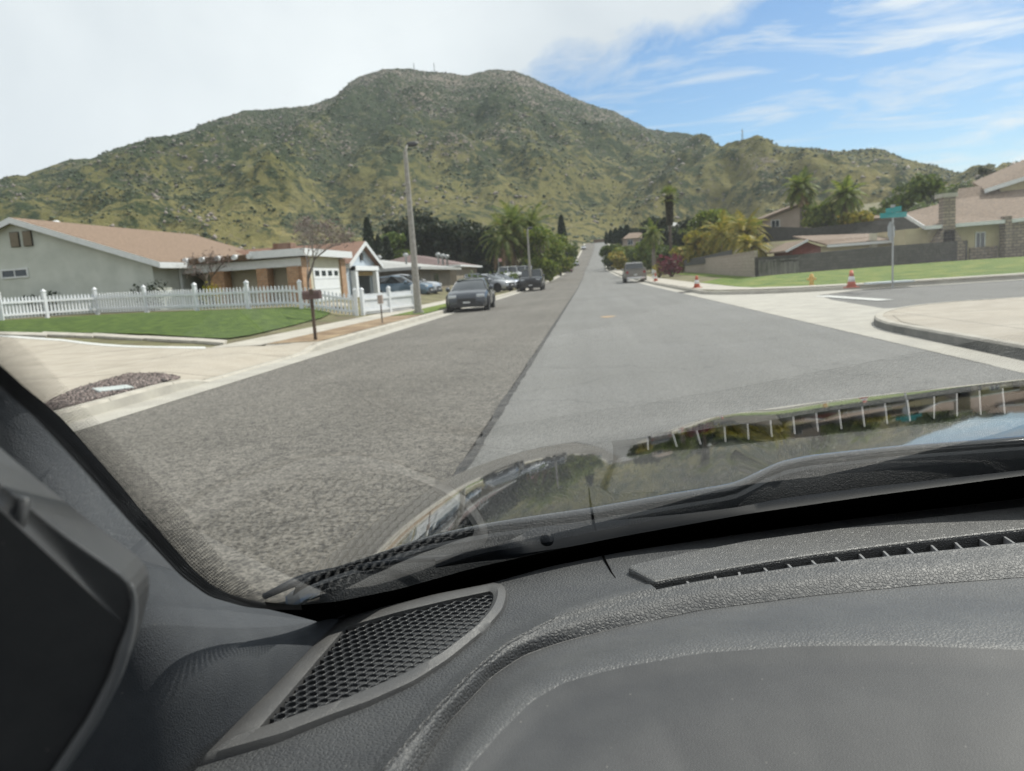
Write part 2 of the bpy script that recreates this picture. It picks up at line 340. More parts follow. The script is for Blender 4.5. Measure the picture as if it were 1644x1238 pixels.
drape('gravel_bed',[(-6.27,10.6),(-6.27,3)]+pxpoly([(20,690),(60,655),(120,626),(206,601),(290,606)]),yard,.012,gravel_m,xs=list(np.arange(-20,-6,.7)),ys=list(np.arange(2,14,.7)))
drape('dirt_strip',[(-6.27,17.2),(-7.6,17.2),(-7.6,28.5),(-6.27,28.5)],yard,.018,dirt)
drape('verge_grass',[(-6.27,28.5),(-7.6,28.5),(-7.6,46),(-6.27,46)],yard,.03,grass_y)
for i,(a,b) in enumerate([((-40,533.5),(80,536.5)),((70,534.5),(155,538)),((150,536.5),(235,542)),((230,541),(315,545.5)),((312,545),(365,549))]):
    P=[gp(a[0],a[1]),gp(b[0],b[1]),gp(b[0]-6,b[1]+4.2),gp(a[0]-6,a[1]+4.2)]
    m=MB(); m.prism([(p[0],p[1],yard(p[0],p[1])-.03) for p in P],(0,0,.08)).build('kerb_slab',conc_w,bevel=.01)['kind']='structure'
# scattered gravel stones, grass blades near enough to read
def scatter(name,n,sampler,mt,kindlabel,shape='oct',smin=.02,smax=.05,squash=.8,kind='stuff'):
    V=[];Fc=[]; base=np.array([(1,0,0),(-1,0,0),(0,1,0),(0,-1,0),(0,0,1),(0,0,-1)],float)
    fs=np.array([(0,2,4),(2,1,4),(1,3,4),(3,0,4),(2,0,5),(1,2,5),(3,1,5),(0,3,5)])
    P=np.array(sampler(n)); n=len(P)
    s=rng.uniform(smin,smax,(n,1,1))*rng.uniform(.6,1.3,(n,6,1)); th=rng.uniform(0,6.28,n)
    B=np.repeat(base[None],n,0)+rng.normal(0,.18,(n,6,3)); B=B*s; B[:,:,2]*=squash
    c,q=np.cos(th)[:,None],np.sin(th)[:,None]; x=B[:,:,0]*c-B[:,:,1]*q; y=B[:,:,0]*q+B[:,:,1]*c; B[:,:,0]=x;B[:,:,1]=y
    V=(B+P[:,None,:]).reshape(-1,3); Fx=(fs[None]+6*np.arange(n)[:,None,None]).reshape(-1,3)
    me=bpy.data.meshes.new(name); me.vertices.add(len(V)); me.vertices.foreach_set('co',V.ravel()); me.loops.add(Fx.size); me.loops.foreach_set('vertex_index',Fx.ravel().astype(np.int32))
    me.polygons.add(len(Fx)); me.polygons.foreach_set('loop_start',np.arange(0,Fx.size,3,dtype=np.int32)); me.polygons.foreach_set('loop_total',np.full(len(Fx),3,dtype=np.int32)); me.update(calc_edges=True)
    me.materials.append(mt); o=bpy.data.objects.new(name,me); col.objects.link(o); o['kind']=kind
    if kindlabel: tag(o,*kindlabel)
    return o
stone_m=leafmat('gravel_stone',(.05,.044,.042),(.21,.165,.15),(.40,.33,.30),0)
def inpoly(x,y,poly):
    c=False; j=len(poly)-1
    for i in range(len(poly)):
        xi,yi=poly[i]; xj,yj=poly[j]
        if (yi>y)!=(yj>y) and x<(xj-xi)*(y-yi)/(yj-yi)+xi: c=not c
        j=i
    return c
gpoly=[(-6.27,10.6),(-6.27,3)]+pxpoly([(20,690),(60,655),(120,626),(206,601),(290,606)])
def gs(n):
    out=[]
    xs=[p[0] for p in gpoly]; ys=[p[1] for p in gpoly]
    while len(out)<n:
        x=rng.uniform(max(min(xs),-12),max(xs)); y=rng.uniform(min(ys),max(ys))
        if inpoly(x,y,gpoly): out.append((x,y,yard(x,y)+.014))
    return out
scatter('gravel',5000,gs,stone_m,('reddish crushed gravel beside the driveway and kerb','gravel'),smin=.012,smax=.032)
# ------------------------------------------------------------------ mountain
def azel(px,py):
    d=raydir(px,py); return math.atan2(d[0],d[1]),d[2]/math.hypot(d[0],d[1])
back=[(-300,330),(-120,305),(0,284),(23,275),(40,277),(64,267),(94,257),(111,250.5),(146,247.5),(195,231),(243,217),(268,217),(313,205),(322,199),(359,191),(392,180.6),(456,171.5),(500,165),(538,150),(564,127),(590,114),(615,107.7),(656,111),(682,116.5),(749,122.6),(785,115.4),(826,114.4),(846,121.6),(887,139.6),(939,162.7),(990,183),(1041,207.8),(1067,211.4),(1100,212),(1129,216.6),(1170,238),(1230,262),(1400,300),(1700,360),(2000,380)]
front=[(930,396),(950,388),(1000,350),(1060,306),(1110,268),(1140,250),(1170,236),(1190,232.5),(1218,225),(1262,235),(1313,240),(1354,242),(1406,240),(1431,251.5),(1470,266),(1508,281),(1555,298),(1644,322),(1800,350),(2100,380)]
ba=np.array([azel(*p) for p in back]); fa=np.array([azel(*p) for p in front])
Rb=lambda a: np.interp(a,[-.9,-.6,-.3,-.05,.1,.3,.8],[760,900,1150,1250,1150,1000,900])
Rf=lambda a: np.interp(a,[fa[0,0],fa[1,0],fa[6,0],fa[9,0],fa[14,0],1.],[400,430,720,760,820,760])
NA,NR=640,230
azs=np.linspace(-.92,.86,NA); V=[];rowsz=[]
fr=noise.fractal; rm=noise.ridged_multi_fractal
def mz(a,r):
    R=float(Rb(a)); te=float(np.interp(a,ba[:,0],ba[:,1])); foot=yardfoot
    x,y=r*math.sin(a),r*math.cos(a)
    sb=(r-385)/(R-385); H=14.5+(R*te+1.35-14.5)*(max(sb,0)**1.22 if sb<1 else 1-.35*(sb-1)*3)
    front=0
    if a>fa[0,0]:
        R2=float(Rf(a)); te2=float(np.interp(a,fa[:,0],fa[:,1])); s2=(r-385)/(R2-385)
        if R2>386: 
            H2=14.5+(R2*te2+1.35-14.5)*(max(s2,0)**1.1 if s2<1 else max(0,1-.9*(s2-1)**1.0*2))
            if H2>H: H=H2; front=1; sb=s2
    # gullies and knolls
    am=min(1,max(0,sb)*3)*min(1,abs(1-sb)*3+.12)
    g=rm(Vector((x/230,y/380,.3)),1,2.1,5,1.,2.)-1.15
    g2=fr(Vector((x/60,y/75,4.)),.9,2.1,5)
    g3=fr(Vector((x/14,y/14,9.)),.7,2.2,3)
    H+=am*(g*44+g2*12)+(1.6*g3 if sb>.03 else 0)*min(1,.35+am)
    return x,y,H
yardfoot=14.5
mzc={}
rows=[]
for a in azs:
    R=float(Rb(a)); rr_=385+(R*1.12-385)*np.linspace(0,1,NR)**1.15
    rows.append([mz(a,float(r)) if k else (float(r*math.sin(a)),float(r*math.cos(a)),9.) for k,r in enumerate(rr_)])
def mtn(n,l,b,v):
    g=n.new('ShaderNodeNewGeometry')
    def ramp(f,p0,c0,p1,c1):
        r=n.new('ShaderNodeValToRGB'); l.new(f,r.inputs[0]); r.color_ramp.elements[0].position=p0; r.color_ramp.elements[0].color=(*c0,1); r.color_ramp.elements[1].position=p1; r.color_ramp.elements[1].color=(*c1,1); return r.outputs[0]
    def mixc(f,a,b_):
        m=n.new('ShaderNodeMix'); m.data_type='RGBA'; l.new(f,m.inputs[0]); l.new(a,m.inputs[6]); l.new(b_,m.inputs[7]); return m.outputs[2]
    big_=noi(n,l,v,.006,6,.65,.4); mid=noi(n,l,v,.03,7,.65,.6); fine=noi(n,l,v,.11,6,.7); ff=noi(n,l,v,.4,5,.7)
    grass=ramp(mid,.36,(.16,.155,.055),.62,(.42,.34,.15))
    grass2=ramp(fine,.35,(.09,.105,.035),.65,(.26,.22,.09)); grs=mixc(ramp(big_,.4,(.25,)*3,.6,(.75,)*3),grass2,grass)
    shr=ramp(ff,.35,(.026,.04,.02),.65,(.065,.085,.037))
    # more shrub high up the slope: mask by height
    sx=n.new('ShaderNodeSeparateXYZ'); l.new(v,sx.inputs[0])
    hgt=mathn(n,l,'MULTIPLY_ADD',sx.outputs[2],1/330.,0.)
    sm=mathn(n,l,'ADD',mathn(n,l,'MULTIPLY_ADD',hgt,.26,-.03),mathn(n,l,'ADD',mathn(n,l,'MULTIPLY',fine,.55),mathn(n,l,'MULTIPLY',mid,.5)))
    msk=ramp(sm,.50,(0,)*3,.60,(1,)*3)
    c=mixc(msk,grs,shr)
    rk=noi(n,l,v,.22,5,.75,.3); rkb=noi(n,l,v,.012,4,.6)
    rs=mathn(n,l,'ADD',mathn(n,l,'MULTIPLY',rk,1.),mathn(n,l,'ADD',mathn(n,l,'MULTIPLY',hgt,.19),mathn(n,l,'MULTIPLY',rkb,.42)))
    rmk=ramp(rs,.85,(0,)*3,.96,(.85,)*3); rock=ramp(ff,.35,(.15,.125,.11),.65,(.42,.34,.29))
    c=mixc(rmk,c,rock); l.new(c,b.inputs['Base Color'])
    bp=n.new('ShaderNodeBump'); bp.inputs['Strength'].default_value=.9; bp.inputs['Distance'].default_value=3.5; l.new(mathn(n,l,'ADD',fine,ff),bp.inputs['Height']); l.new(bp.outputs[0],b.inputs['Normal'])
mtm=mat('mountain_side',(.1,.1,.1),None,rough=.95,spec=.1,extra=mtn)
mo=MB().grid(rows).build('mountain',mtm,smooth=True,fix=False); mo['kind']='structure'
RW=np.array(rows)   # (NA,NR,3)
def msample(kind):
    def f(n):
        out=[]
        while len(out)<n:
            i=int(rng.integers(10,NA-10)); t=rng.random()**.8; j=int(2+t*(NR*.9-3)); j=min(j,NR-3)
            P=RW[i,j]; h=P[2]/330.
            x,y,z=P
            if kind=='rock':
                d=.5+.9*fr(Vector((x/90,y/90,2.)),.8,2.,3)+.5*(h-.45)
                if rng.random()>max(0,d)**4*1.6+.004: continue
            else:
                d=.34+.75*fr(Vector((x/70,y/70,7.)),.8,2.,4)+.75*(h-.3)
                if rng.random()>max(.03,d): continue
            out.append((x+rng.uniform(-2,2),y+rng.uniform(-2,2),z+(.2)))
        return out
    return f
boul_m=leafmat('boulder_stone',(.12,.105,.092),(.28,.235,.205),(.40,.34,.30),0)
scatter('boulders',2800,msample('rock'),boul_m,('pinkish grey boulders strewn over the upper mountainside','boulders'),smin=.5,smax=2.5,squash=.75)
shr_m=leafmat('shrub_leaf',(.045,.06,.032),(.08,.10,.045),(.13,.14,.06),0)
scatter('hillside_shrubs',38000,msample('shrub'),shr_m,('low dark green scrub growing across the mountainside','scrub'),smin=.5,smax=1.8,squash=.7)
# masts on the ridge
steel=mat('galvanised_steel',(.32,.33,.33),(.42,.43,.43),8,.55,metal=.3)
dark_steel=mat('dark_steel',(.07,.07,.075),None,rough=.6)
def ridge(px):
    a,t=azel(px,0); 
    k=int(np.argmin(abs(azs-a))); ray_t=RW[k][:,2]/np.hypot(RW[k][:,0],RW[k][:,1]); j=int(np.argmax((RW[k][:,2]-1.35)/np.hypot(RW[k][:,0],RW[k][:,1]))); return RW[k][j]
for i,(px,h,lab) in enumerate([(657,9,'thin lattice mast on the summit, the shorter and left one of two'),(689,13,'thin lattice mast on the summit, the taller and right one of two'),(1188,8,'pale lattice mast standing on the low saddle right of the peak')]):
    P=ridge(px); m=MB()
    for dx,dy in((-.9,-.9),(.9,-.9),(0,.9)): m.tube([(dx,dy,-3),(dx*.3,dy*.3,h)],.16,5)
    for z in np.arange(1,h,2.): k=1-.7*z/h; m.tube([(-.9*k,-.9*k,z),(.9*k,-.9*k,z+1),(0,.9*k,z+2)],.1,4)
    o=m.build('radio_mast',steel if i==2 else dark_steel); o.location=P; tag(o,lab,'mast','radio masts on the ridge' if i<2 else None)
# ------------------------------------------------------------------ plants
def quads(name,P,size,mt,parent,nrm=None,aspect=1.6,droop=0):
    n=len(P); P=np.asarray(P,float); d=rng.normal(size=(n,3))
    if nrm is not None: d=d*.8+nrm
    d/=np.linalg.norm(d,axis=1)[:,None]; t=np.cross(d,rng.normal(size=(n,3))); t/=np.linalg.norm(t,axis=1)[:,None]+1e-9
    if droop: t=t*(1-droop)+np.array([0,0,-droop]); t/=np.linalg.norm(t,axis=1)[:,None]
    b=np.cross(d,t); b/=np.linalg.norm(b,axis=1)[:,None]+1e-9
    s=(size*rng.uniform(.6,1.35,n))[:,None]; t=t*s*aspect/2; b=b*s/2
    V=np.stack([P-t,P-b*.9,P+t,P+b*.9],1).reshape(-1,3)
    me=bpy.data.meshes.new(name); me.vertices.add(4*n); me.vertices.foreach_set('co',V.ravel()); me.loops.add(4*n); me.loops.foreach_set('vertex_index',np.arange(4*n,dtype=np.int32))
    me.polygons.add(n); me.polygons.foreach_set('loop_start',np.arange(0,4*n,4,dtype=np.int32)); me.polygons.foreach_set('loop_total',np.full(n,4,dtype=np.int32)); me.update(calc_edges=True)
    me.materials.append(mt); o=bpy.data.objects.new(name,me); col.objects.link(o)
    if parent is not None: o.parent=parent
    return o
def clumps(cl,dens):
    P=[];Nn=[]
    for x,y,z,r,sq in cl:
        n=max(12,int(dens*r*r)); d=rng.normal(size=(n,3)); d/=np.linalg.norm(d,axis=1)[:,None]
        rad=rng.uniform(.45,1.06,n)**.6*r; rad*=1+.18*np.sin(d[:,0]*5+x*3)*np.cos(d[:,2]*6+y)
        p=d*rad[:,None]; p[:,2]*=sq; P.append(p+np.array([x,y,z])); Nn.append(d)
    return np.concatenate(P),np.concatenate(Nn)
L_dark=leafmat('leaf_dark',(.012,.022,.012),(.04,.058,.027),(.075,.07,.035))
L_mid=leafmat('leaf_mid',(.04,.07,.015),(.12,.17,.035),(.18,.21,.05),.4)
L_bright=leafmat('leaf_bright',(.07,.11,.018),(.20,.25,.04),(.32,.31,.06),.45)
L_yel=leafmat('leaf_yellow',(.13,.15,.02),(.36,.30,.045),(.48,.33,.06),.35)
L_cyp=leafmat('leaf_cypress',(.01,.02,.01),(.032,.05,.02),None,.1)
L_red=leafmat('leaf_magenta',(.07,.012,.018),(.20,.035,.055),(.05,.06,.02))
L_palm=leafmat('leaf_palm',(.06,.10,.02),(.19,.23,.05),(.30,.26,.07),.45)
L_skirt=leafmat('leaf_skirt',(.05,.045,.03),(.11,.10,.06),(.15,.13,.08))
L_dry=leafmat('leaf_dry',(.14,.09,.045),(.28,.19,.10),(.36,.23,.16))
bark=mat('bark',(.06,.045,.035),(.15,.12,.095),6,.9,.8,20)
bark_g=mat('grey_bark',(.12,.10,.085),(.24,.21,.18),6,.9,.5,20)
def broad(label,X,Y,h,wd,leaf,group=None,trunk=.25,n=16,size=.35,dens=90,z0=None,name='broadleaf_tree',seed=1,low=.28):
    r=random.Random(seed*77+int(abs(X)*7)); z=yard(X,Y) if z0 is None else z0
    t=thing(name,label,'tree',(X,Y,z),r.random()*6,group); cl=[]; m=MB(); m.tube([(0,0,-.2),(r.uniform(-.1,.1),0,h*.25),(r.uniform(-.3,.3),r.uniform(-.3,.3),h*.6)],[trunk,trunk*.8,trunk*.4],7)
    for i in range(n):
        a=r.random()*6.28; q=math.sqrt(r.random())*wd*.5*.78; zz=h*(low+(.93-low)*r.random()); k=1-.55*abs((zz/h-.55)/.45)**2; x,y=q*math.cos(a)*k,q*math.sin(a)*k
        rr_=wd*r.uniform(.13,.25); cl.append((x,y,min(zz,h-rr_*.7),rr_,r.uniform(.6,.9)))
        if i<7: m.tube([(0,0,h*.22),(x*.5,y*.5,(zz+h*.2)*.52),(x,y,zz)],[trunk*.45,trunk*.3,.03],5)
    m.build('trunk',bark,t,smooth=True); P,Nn=clumps(cl,dens); quads('crown',P,size,leaf,t,Nn); return t
def cypress(label,X,Y,h,wd,group=None,z0=None):
    z=yard(X,Y) if z0 is None else z0
    t=thing('cypress_tree',label,'tree',(X,Y,z),0,group); MB().tube([(0,0,-.2),(0,0,h*.5)],[.14,.05],6).build('trunk',bark,t)
    n=int(150*h*wd); u=rng.random(n); zz=h*(.04+.96*u); rad=wd/2*np.minimum(1,(1-u)*2.6+.03)**.7*np.minimum(1,u*9+.5)*rng.uniform(.75,1.1,n); a=rng.random(n)*6.28
    P=np.stack([rad*np.cos(a),rad*np.sin(a),zz],1); quads('crown',P,.2*max(1,wd),L_cyp,t,np.stack([np.cos(a),np.sin(a),a*0+.3],1),2.); return t
def frond(m,base,az,el,length,arch,leafl,n=18,wd=.05):
    # pinnate frond: a drooping spine with paired leaflets; returns nothing, adds to m
    p=Vector(base); d=Vector((math.cos(az)*math.cos(el),math.sin(az)*math.cos(el),math.sin(el))); st=length/n; pts=[p.copy()]
    side=Vector((-math.sin(az),math.cos(az),0))
    for i in range(n):
        p=p+d*st; d=(d+Vector((0,0,-arch/n))).normalized(); pts.append(p.copy())
    for i in range(1,n):
        k=math.sin(math.pi*min(1,(i/n)*.85+.12))*leafl
        dd=(pts[i+1]-pts[i-1]).normalized()
        for s in(-1,1):
            tip=pts[i]+(side*s*.8+dd*.55+Vector((0,0,-.38))).normalized()*k*random.uniform(.8,1.15); q=dd*wd
            m.add([pts[i]-q,pts[i]+q,tip+q*.15,tip-q*.15],[(0,1,2,3)])
    m.tube(pts[::3]+[pts[-1]],[.03]*len(pts[::3]+[pts[-1]]),3,cap=False)
def palm(label,X,Y,h,nf,fl,mt,group=None,kind='feather',z0=None,trunk=.17,dry=0,spread=1.0,lean=0,name='palm_tree',leafl=.55,skirt=0,wd=.05,painted=False):
    z=yard(X,Y) if z0 is None else z0; t=thing(name,label,'palm tree',(X,Y,z),random.random()*6,group)
    m=MB(); k=[(lean*(u**2),0,-.2+(h+.2)*u) for u in np.linspace(0,1,9)]
    m.tube(k,[trunk*(1.25-.35*u+.06*math.sin(u*60)) for u in np.linspace(0,1,9)],9); m.build('trunk',bark_g,t,smooth=True)
    if painted: MB().lathe([(trunk*1.32,0),(trunk*1.3,.9)],n=10).build('painted_base',white_p,t)
    m=MB(); md=MB(); top=(lean,0,h)
    for i in range(nf):
        az=i*2.39996+random.uniform(-.2,.2); u=i/nf; el=R_(78)-u*spread*R_(95)+random.uniform(-.12,.12)
        (md if u>1-dry else m) and frond(md if u>1-dry else m,top,az,el,fl*random.uniform(.85,1.1),1.9+u*.7,leafl,wd=wd)
    m.build('crown',mt,t,fix=False)
    if md.v: md.build('dry_fronds',L_dry if not mt==L_yel else L_yel,t,fix=False)
    if skirt:
        P=[];
        for i in range(int(skirt*260)):
            a=random.random()*6.28; q=random.random(); P.append((lean+math.cos(a)*trunk*(1.5+1.6*(1-q)),math.sin(a)*trunk*(1.5+1.6*(1-q)),h-skirt*q))
        quads('skirt',P,.35,L_dry,t,None,2.4,.75)
    return t
def fanpalm(label,X,Y,h,mt,group=None,r=1.3,trunk=.2,skirt=1.,z0=None):
    z=yard(X,Y) if z0 is None else z0; t=thing('fan_palm',label,'palm tree',(X,Y,z),random.random()*6,group)
    MB().tube([(0,0,-.2),(0,0,h*.5),(0,0,h)],[trunk*1.3,trunk,trunk*.8],9).build('trunk',bark,t,smooth=True)
    m=MB()
    for i in range(30):
        az=i*2.4; el=R_(75)-i/30*R_(115); d=Vector((math.cos(az)*math.cos(el),math.sin(az)*math.cos(el),math.sin(el))); b=Vector((0,0,h)); c=b+d*r*.55; side=d.cross(Vector((0,0,1))).normalized(); up=side.cross(d)
        m.tube([b,c],.02,3)
        for k in range(-6,7):
            q=k/6*1.25; e=(d*math.cos(q)+side*math.sin(q)+Vector((0,0,-.18*abs(q)))).normalized(); tip=c+e*r*.6; w_=e.cross(up).normalized()*.045; m.add([c-w_*.3,c+e*r*.3-w_,tip,c+e*r*.3+w_],[(0,1,2,3)])
    m.build('crown',mt,t,fix=False)
    P=[]
    for i in range(int(skirt*220)):
        a=random.random()*6.28; q=random.random(); rr_=trunk*(1.1+1.2*(1-q*.6)); P.append((math.cos(a)*rr_,math.sin(a)*rr_,h-.1-skirt*q))
    quads('skirt',P,.4,L_skirt,t,None,2.4,.8); return t
L_twig=leafmat('twig_pink',(.15,.11,.10),(.28,.21,.19),None,0)
def branchy(label,X,Y,h,wd,mt,name='bare_tree',seed=3,depth=5,trunk=.09,group=None,fork=.35,blossom=None):
    r=random.Random(seed); t=thing(name,label,'tree',(X,Y,yard(X,Y)),0,group); m=MB(); br=MB(); tips=[]
    def go(p,d,l,rad,k):
        q=p+d*l; mid=p+d*l*.5+Vector((r.uniform(-1,1),r.uniform(-1,1),0))*l*.05
        (m if k==0 else br).tube([p,mid,q],[rad,rad*.85,rad*.7],5 if k<3 else 3,cap=False)
        if k>=depth: tips.append(q); return
        for i in range(3 if k<depth-1 else 4):
            a=r.random()*6.28+i*2.1; sp=r.uniform(.35,.75); nd_=(d+Vector((math.cos(a),math.sin(a),r.uniform(-.1,.35)))*sp*wd).normalized(); go(q if i else p+d*l*r.uniform(.7,1),nd_,l*r.uniform(.62,.85),rad*.62,k+1)
    go(Vector((0,0,-.1)),Vector((.03,0,1)),h*fork,trunk,0)
    m.build('trunk',mt,t,smooth=True); br.build('branches',mt,t,smooth=True,fix=False)
    if blossom:
        P=[tuple(q+Vector((r.gauss(0,.12),r.gauss(0,.12),r.gauss(0,.12)))) for q in tips for _ in range(1)]; quads('twigs',P,.05,blossom,t,None,2.5)  # small quads stand for fine twigs at the bare branch tips
    return t
def bush(label,X,Y,h,wd,leaf,group=None,size=.16,dens=160,name='shrub',cat='shrub',z0=None,dp=None,seed=0):
    z=yard(X,Y) if z0 is None else z0; t=thing(name,label,cat,(X,Y,z),0,group); r=random.Random(int(X*13+Y*7)+seed)
    cl=[(r.uniform(-.5,.5)*wd*.7,r.uniform(-.5,.5)*(dp or wd)*.7,h*r.uniform(.25,.72),h*r.uniform(.22,.34),.9) for _ in range(int(5+max(wd,dp or 0)/max(h,.5)*4))]
    P,Nn=clumps(cl,dens/h); P[:,2]=np.abs(P[:,2]); quads('foliage',P,size,leaf,t,Nn)
    m=MB()
    for c in cl: m.tube([(0,0,-.1),(c[0]*.6,c[1]*.6,c[2]*.4),(c[0],c[1],c[2])],[.04,.03,.015],4)
    m.build('stems',bark,t); return t
def X_at(px,Y,py=430): return float(at_y(px,py,Y)[0])
def z_at(px,py,Y): return float(at_y(px,py,Y)[2])
# --- left row of trees, far to near
G1='dark trees massed behind the grey roofed house'
for i,(px,top,Y,wd,lab) in enumerate([(652,352,118,7.5,'dark evergreen tree right behind the nearer lamp post'),(692,338,124,9,'tallest dark evergreen, its crown right of the nearer lamp post'),(716,345,120,7,'pointed dark evergreen between the tallest one and the round dark tree'),(745,358,118,9,'round dark evergreen above the brown roof'),(772,366,112,8,'low dark evergreen touching the weeping palm'),(632,372,114,6,'small olive tree left of the dark evergreens')]):
    X=X_at(px,Y); z0=yard(X,Y); h=z_at(px,top,Y)-z0
    broad(lab,X,Y,h,wd,L_dark if i<5 else L_mid,G1,.3,24,.42,75,z0,seed=i+3,low=.12)
for i,(px,top,Y,wd,lab) in enumerate([(596,350,100,1.5,'tall narrow cypress left of the lamp post, tallest of three'),(611,378,100,1.3,'narrow cypress in the middle of the three behind the blue gable'),(624,380,102,1.5,'narrow cypress nearest the lamp post of the three')]):
    X=X_at(px,Y); z0=yard(X,Y); cypress(lab,X,Y,z_at(px,top,Y)-z0,wd,'cypresses behind the blue gable',z0)
X=X_at(560,90); broad('low brown-green tree rising behind the reddish garage roof',X,90,z_at(555,390,90)-yard(X,90),7,L_dark,None,.2,12,.4,60,seed=8)
for i,(px,top,Y,nf,lab) in enumerate([(826,346,110,34,'large weeping feather palm left of the far lamp post'),(856,352,113,30,'weeping feather palm right behind the far lamp post'),(812,368,108,24,'shorter weeping palm with yellowing fronds over the white vans')]):
    X=X_at(px,Y); z0=yard(X,Y); palm(lab,X,Y,z_at(px,top,Y)-z0-1.5,nf+16,5.0,L_palm,'weeping palms by the far lamp post',z0=z0,dry=.22,leafl=.95,wd=.12,trunk=.2,spread=1.25)
for i,(px,top,Y,wd,lf,lab) in enumerate([(838,366,122,9,L_bright,'round green tree behind the weeping palms'),(872,366,108,7,L_bright,'bright green street tree right of the weeping palms'),(885,378,130,6.5,L_bright,'green street tree beyond the bright one'),(900,384,160,7,L_bright,'yellow-green street tree further up the left side'),(912,388,215,6.5,L_mid,'last rounded tree on the left side of the rising street')]):
    X=X_at(px,Y); z0=yard(X,Y); broad(lab,X,Y,z_at(px,top,Y)-z0,wd,lf,'street trees along the left kerb',.2,20,.38,90,z0,seed=i+20,low=.15)
X=X_at(905,200); cypress('dark pointed cypress rising over the left street trees',X,200,z_at(907,346,200)-yard(X,200),2.2)
# --- right side
for i,(px,top,lab) in enumerate([(976,372,'first thin cypress of the row by the top of the street'),(983,369,'second thin cypress of the row by the top of the street'),(991,367,'third thin cypress of the row by the top of the street'),(999,365,'fourth thin cypress of the row by the top of the street'),(1009,362,'fifth and bushiest cypress of the row by the top of the street')]):
    Y=205; X=X_at(px,Y); z0=z_at(px,392,Y); cypress(lab,X,Y,z_at(px,top,Y)-z0,1.1+.25*i,'cypress row at the top of the street',z0)
for i,(px,top,bot,Y,wd,lf,lab) in enumerate([(985,393,430,188,6.5,L_mid,'olive shrubbery at the right edge of the rising street'),(1003,396,432,182,7,L_bright,'yellow-green shrub left above the pickup'),(1028,400,434,140,6,L_mid,'dark green bush right behind the pickup cab'),(1040,388,432,120,5,L_bright,'bright shrub tree between the pickup and the young palm'),(1068,392,428,112,5,L_mid,'mid green tree behind the magenta bougainvillea'),(993,404,431,176,5,L_yel,'low yellowing shrub at the bend of the right kerb'),(1052,352,385,170,7,L_dark,'dark round tree by the distant white roofs'),(1092,366,400,150,6,L_bright,'light green tree below the distant white roofs'),(1022,366,400,210,9,L_dark,'dark clump below the hillside cypress row')]):
    X=X_at(px,Y); z0=z_at(px,bot,Y); broad(lab,X,Y,z_at(px,top,Y)-z0,wd,lf,None,.15,20,.4,90,z0,name='garden_tree',seed=40+i,low=.1)
X=X_at(1050,84); palm('young palm with a white painted trunk base beside the pickup',X,84,z_at(1049,378,84)-yard(X,84),30,1.9,L_palm,z0=None,trunk=.19,leafl=.5,painted=True,spread=1.1)
X=X_at(1078,110); fanpalm('tall shaggy fan palm towering over the garden wall',X,110,z_at(1078,316,110)-yard(X,110),L_palm,r=1.6,skirt=3.4)
X=X_at(1062,125); broad('dark round tree standing left behind the tall fan palm',X,125,z_at(1062,346,125)-yard(X,125),6,L_dark,None,.2,14,.38,90,seed=51)
X=X_at(1108,120); broad('small dark tree between the two distant white roofs',X,120,z_at(1108,350,120)-yard(X,120),5,L_dark,None,.2,14,.38,90,seed=52)
X=X_at(1139,118); broad('light green tree behind the yellow palms',X,118,z_at(1145,338,118)-yard(X,118),7,L_bright,None,.2,16,.38,90,seed=53)
for i,(px,top,Y,fl,lab) in enumerate([(1110,386,74,2.6,'low yellow clumping palm at the far end of the garden wall'),(1130,372,70,2.9,'yellow clumping palm, second from the far end of the garden wall'),(1158,356,66,3.2,'tall yellow-green clumping palm in the middle of the garden'),(1182,350,72,3.,'green clumping palm behind the tall yellow one'),(1196,362,62,2.8,'yellow clumping palm close to the wall corner'),(1206,386,56,1.9,'orange-tinged drooping palm just over the wall corner')]):
    X=X_at(px,Y); Y=Y*(X+2.7)/X; X=X_at(px+2,Y); z0=yard(X,Y); h=z_at(px,top,Y)-z0
    if i in (0,1,3):
        broad(lab.replace('clumping palm','leafy bush tree'),X,Y,h,5.2,L_yel if i!=3 else L_bright,None,.1,16,.42,95,z0,name='garden_tree',seed=80+i,low=.12); continue
    palm(lab,X,Y,h*.6,44,fl*1.05,L_yel if i!=3 else L_bright,'clumping palms behind the block wall',z0=z0,trunk=.12,leafl=.6,dry=.2,spread=.95,wd=.07,name='clumping_palm')
for i,(px,top,Y,lab) in enumerate([(1288,296,92,'tall feather palm in front of the pink stucco house'),(1358,308,88,'feather palm above the dark terrace fence, right of the stucco house')]):
    X=X_at(px,Y); z0=yard(X,Y); palm(lab,X,Y,z_at(px,top,Y)-z0-.6,36,2.8,L_palm if i==0 else L_bright,'feather palms on the terrace',z0=z0,trunk=.2,dry=.1,leafl=.75,wd=.11)
for i,(px,top,Y,wd,lf,lab) in enumerate([(1325,318,90,5,L_bright,'loose bright green tree between the two terrace palms'),(1380,340,86,4.,L_yel,'yellow-green shrub tree behind the terrace fence'),(1465,284,105,8.5,L_mid,'big round green tree behind the terrace fence'),(1490,328,92,4,L_mid,'low green tree left of the stone chimney'),(1532,296,120,8,L_mid,'olive tree rising behind the stone chimney'),(1400,336,100,6,L_mid,'green tree over the pink roof behind the street sign')]):
    X=X_at(px,Y); z0=yard(X,Y); broad(lab,X,Y,z_at(px,top,Y)-z0,wd,lf,'garden trees on the terrace',.2,18,.36,100,z0,seed=60+i,low=.2)
for i,(px,top,Y,wd,lab) in enumerate([(1576,268,130,4.6,'tall dark eucalyptus right of the stone chimney'),(1602,280,128,4.6,'lower dark eucalyptus touching the upper roof')]):
    X=X_at(px,Y); z0=yard(X,Y); broad(lab,X,Y,z_at(px,top,Y)-z0,wd,L_dark,'eucalyptus behind the yellow house',.25,16,.35,80,z0,seed=70+i,low=.35)
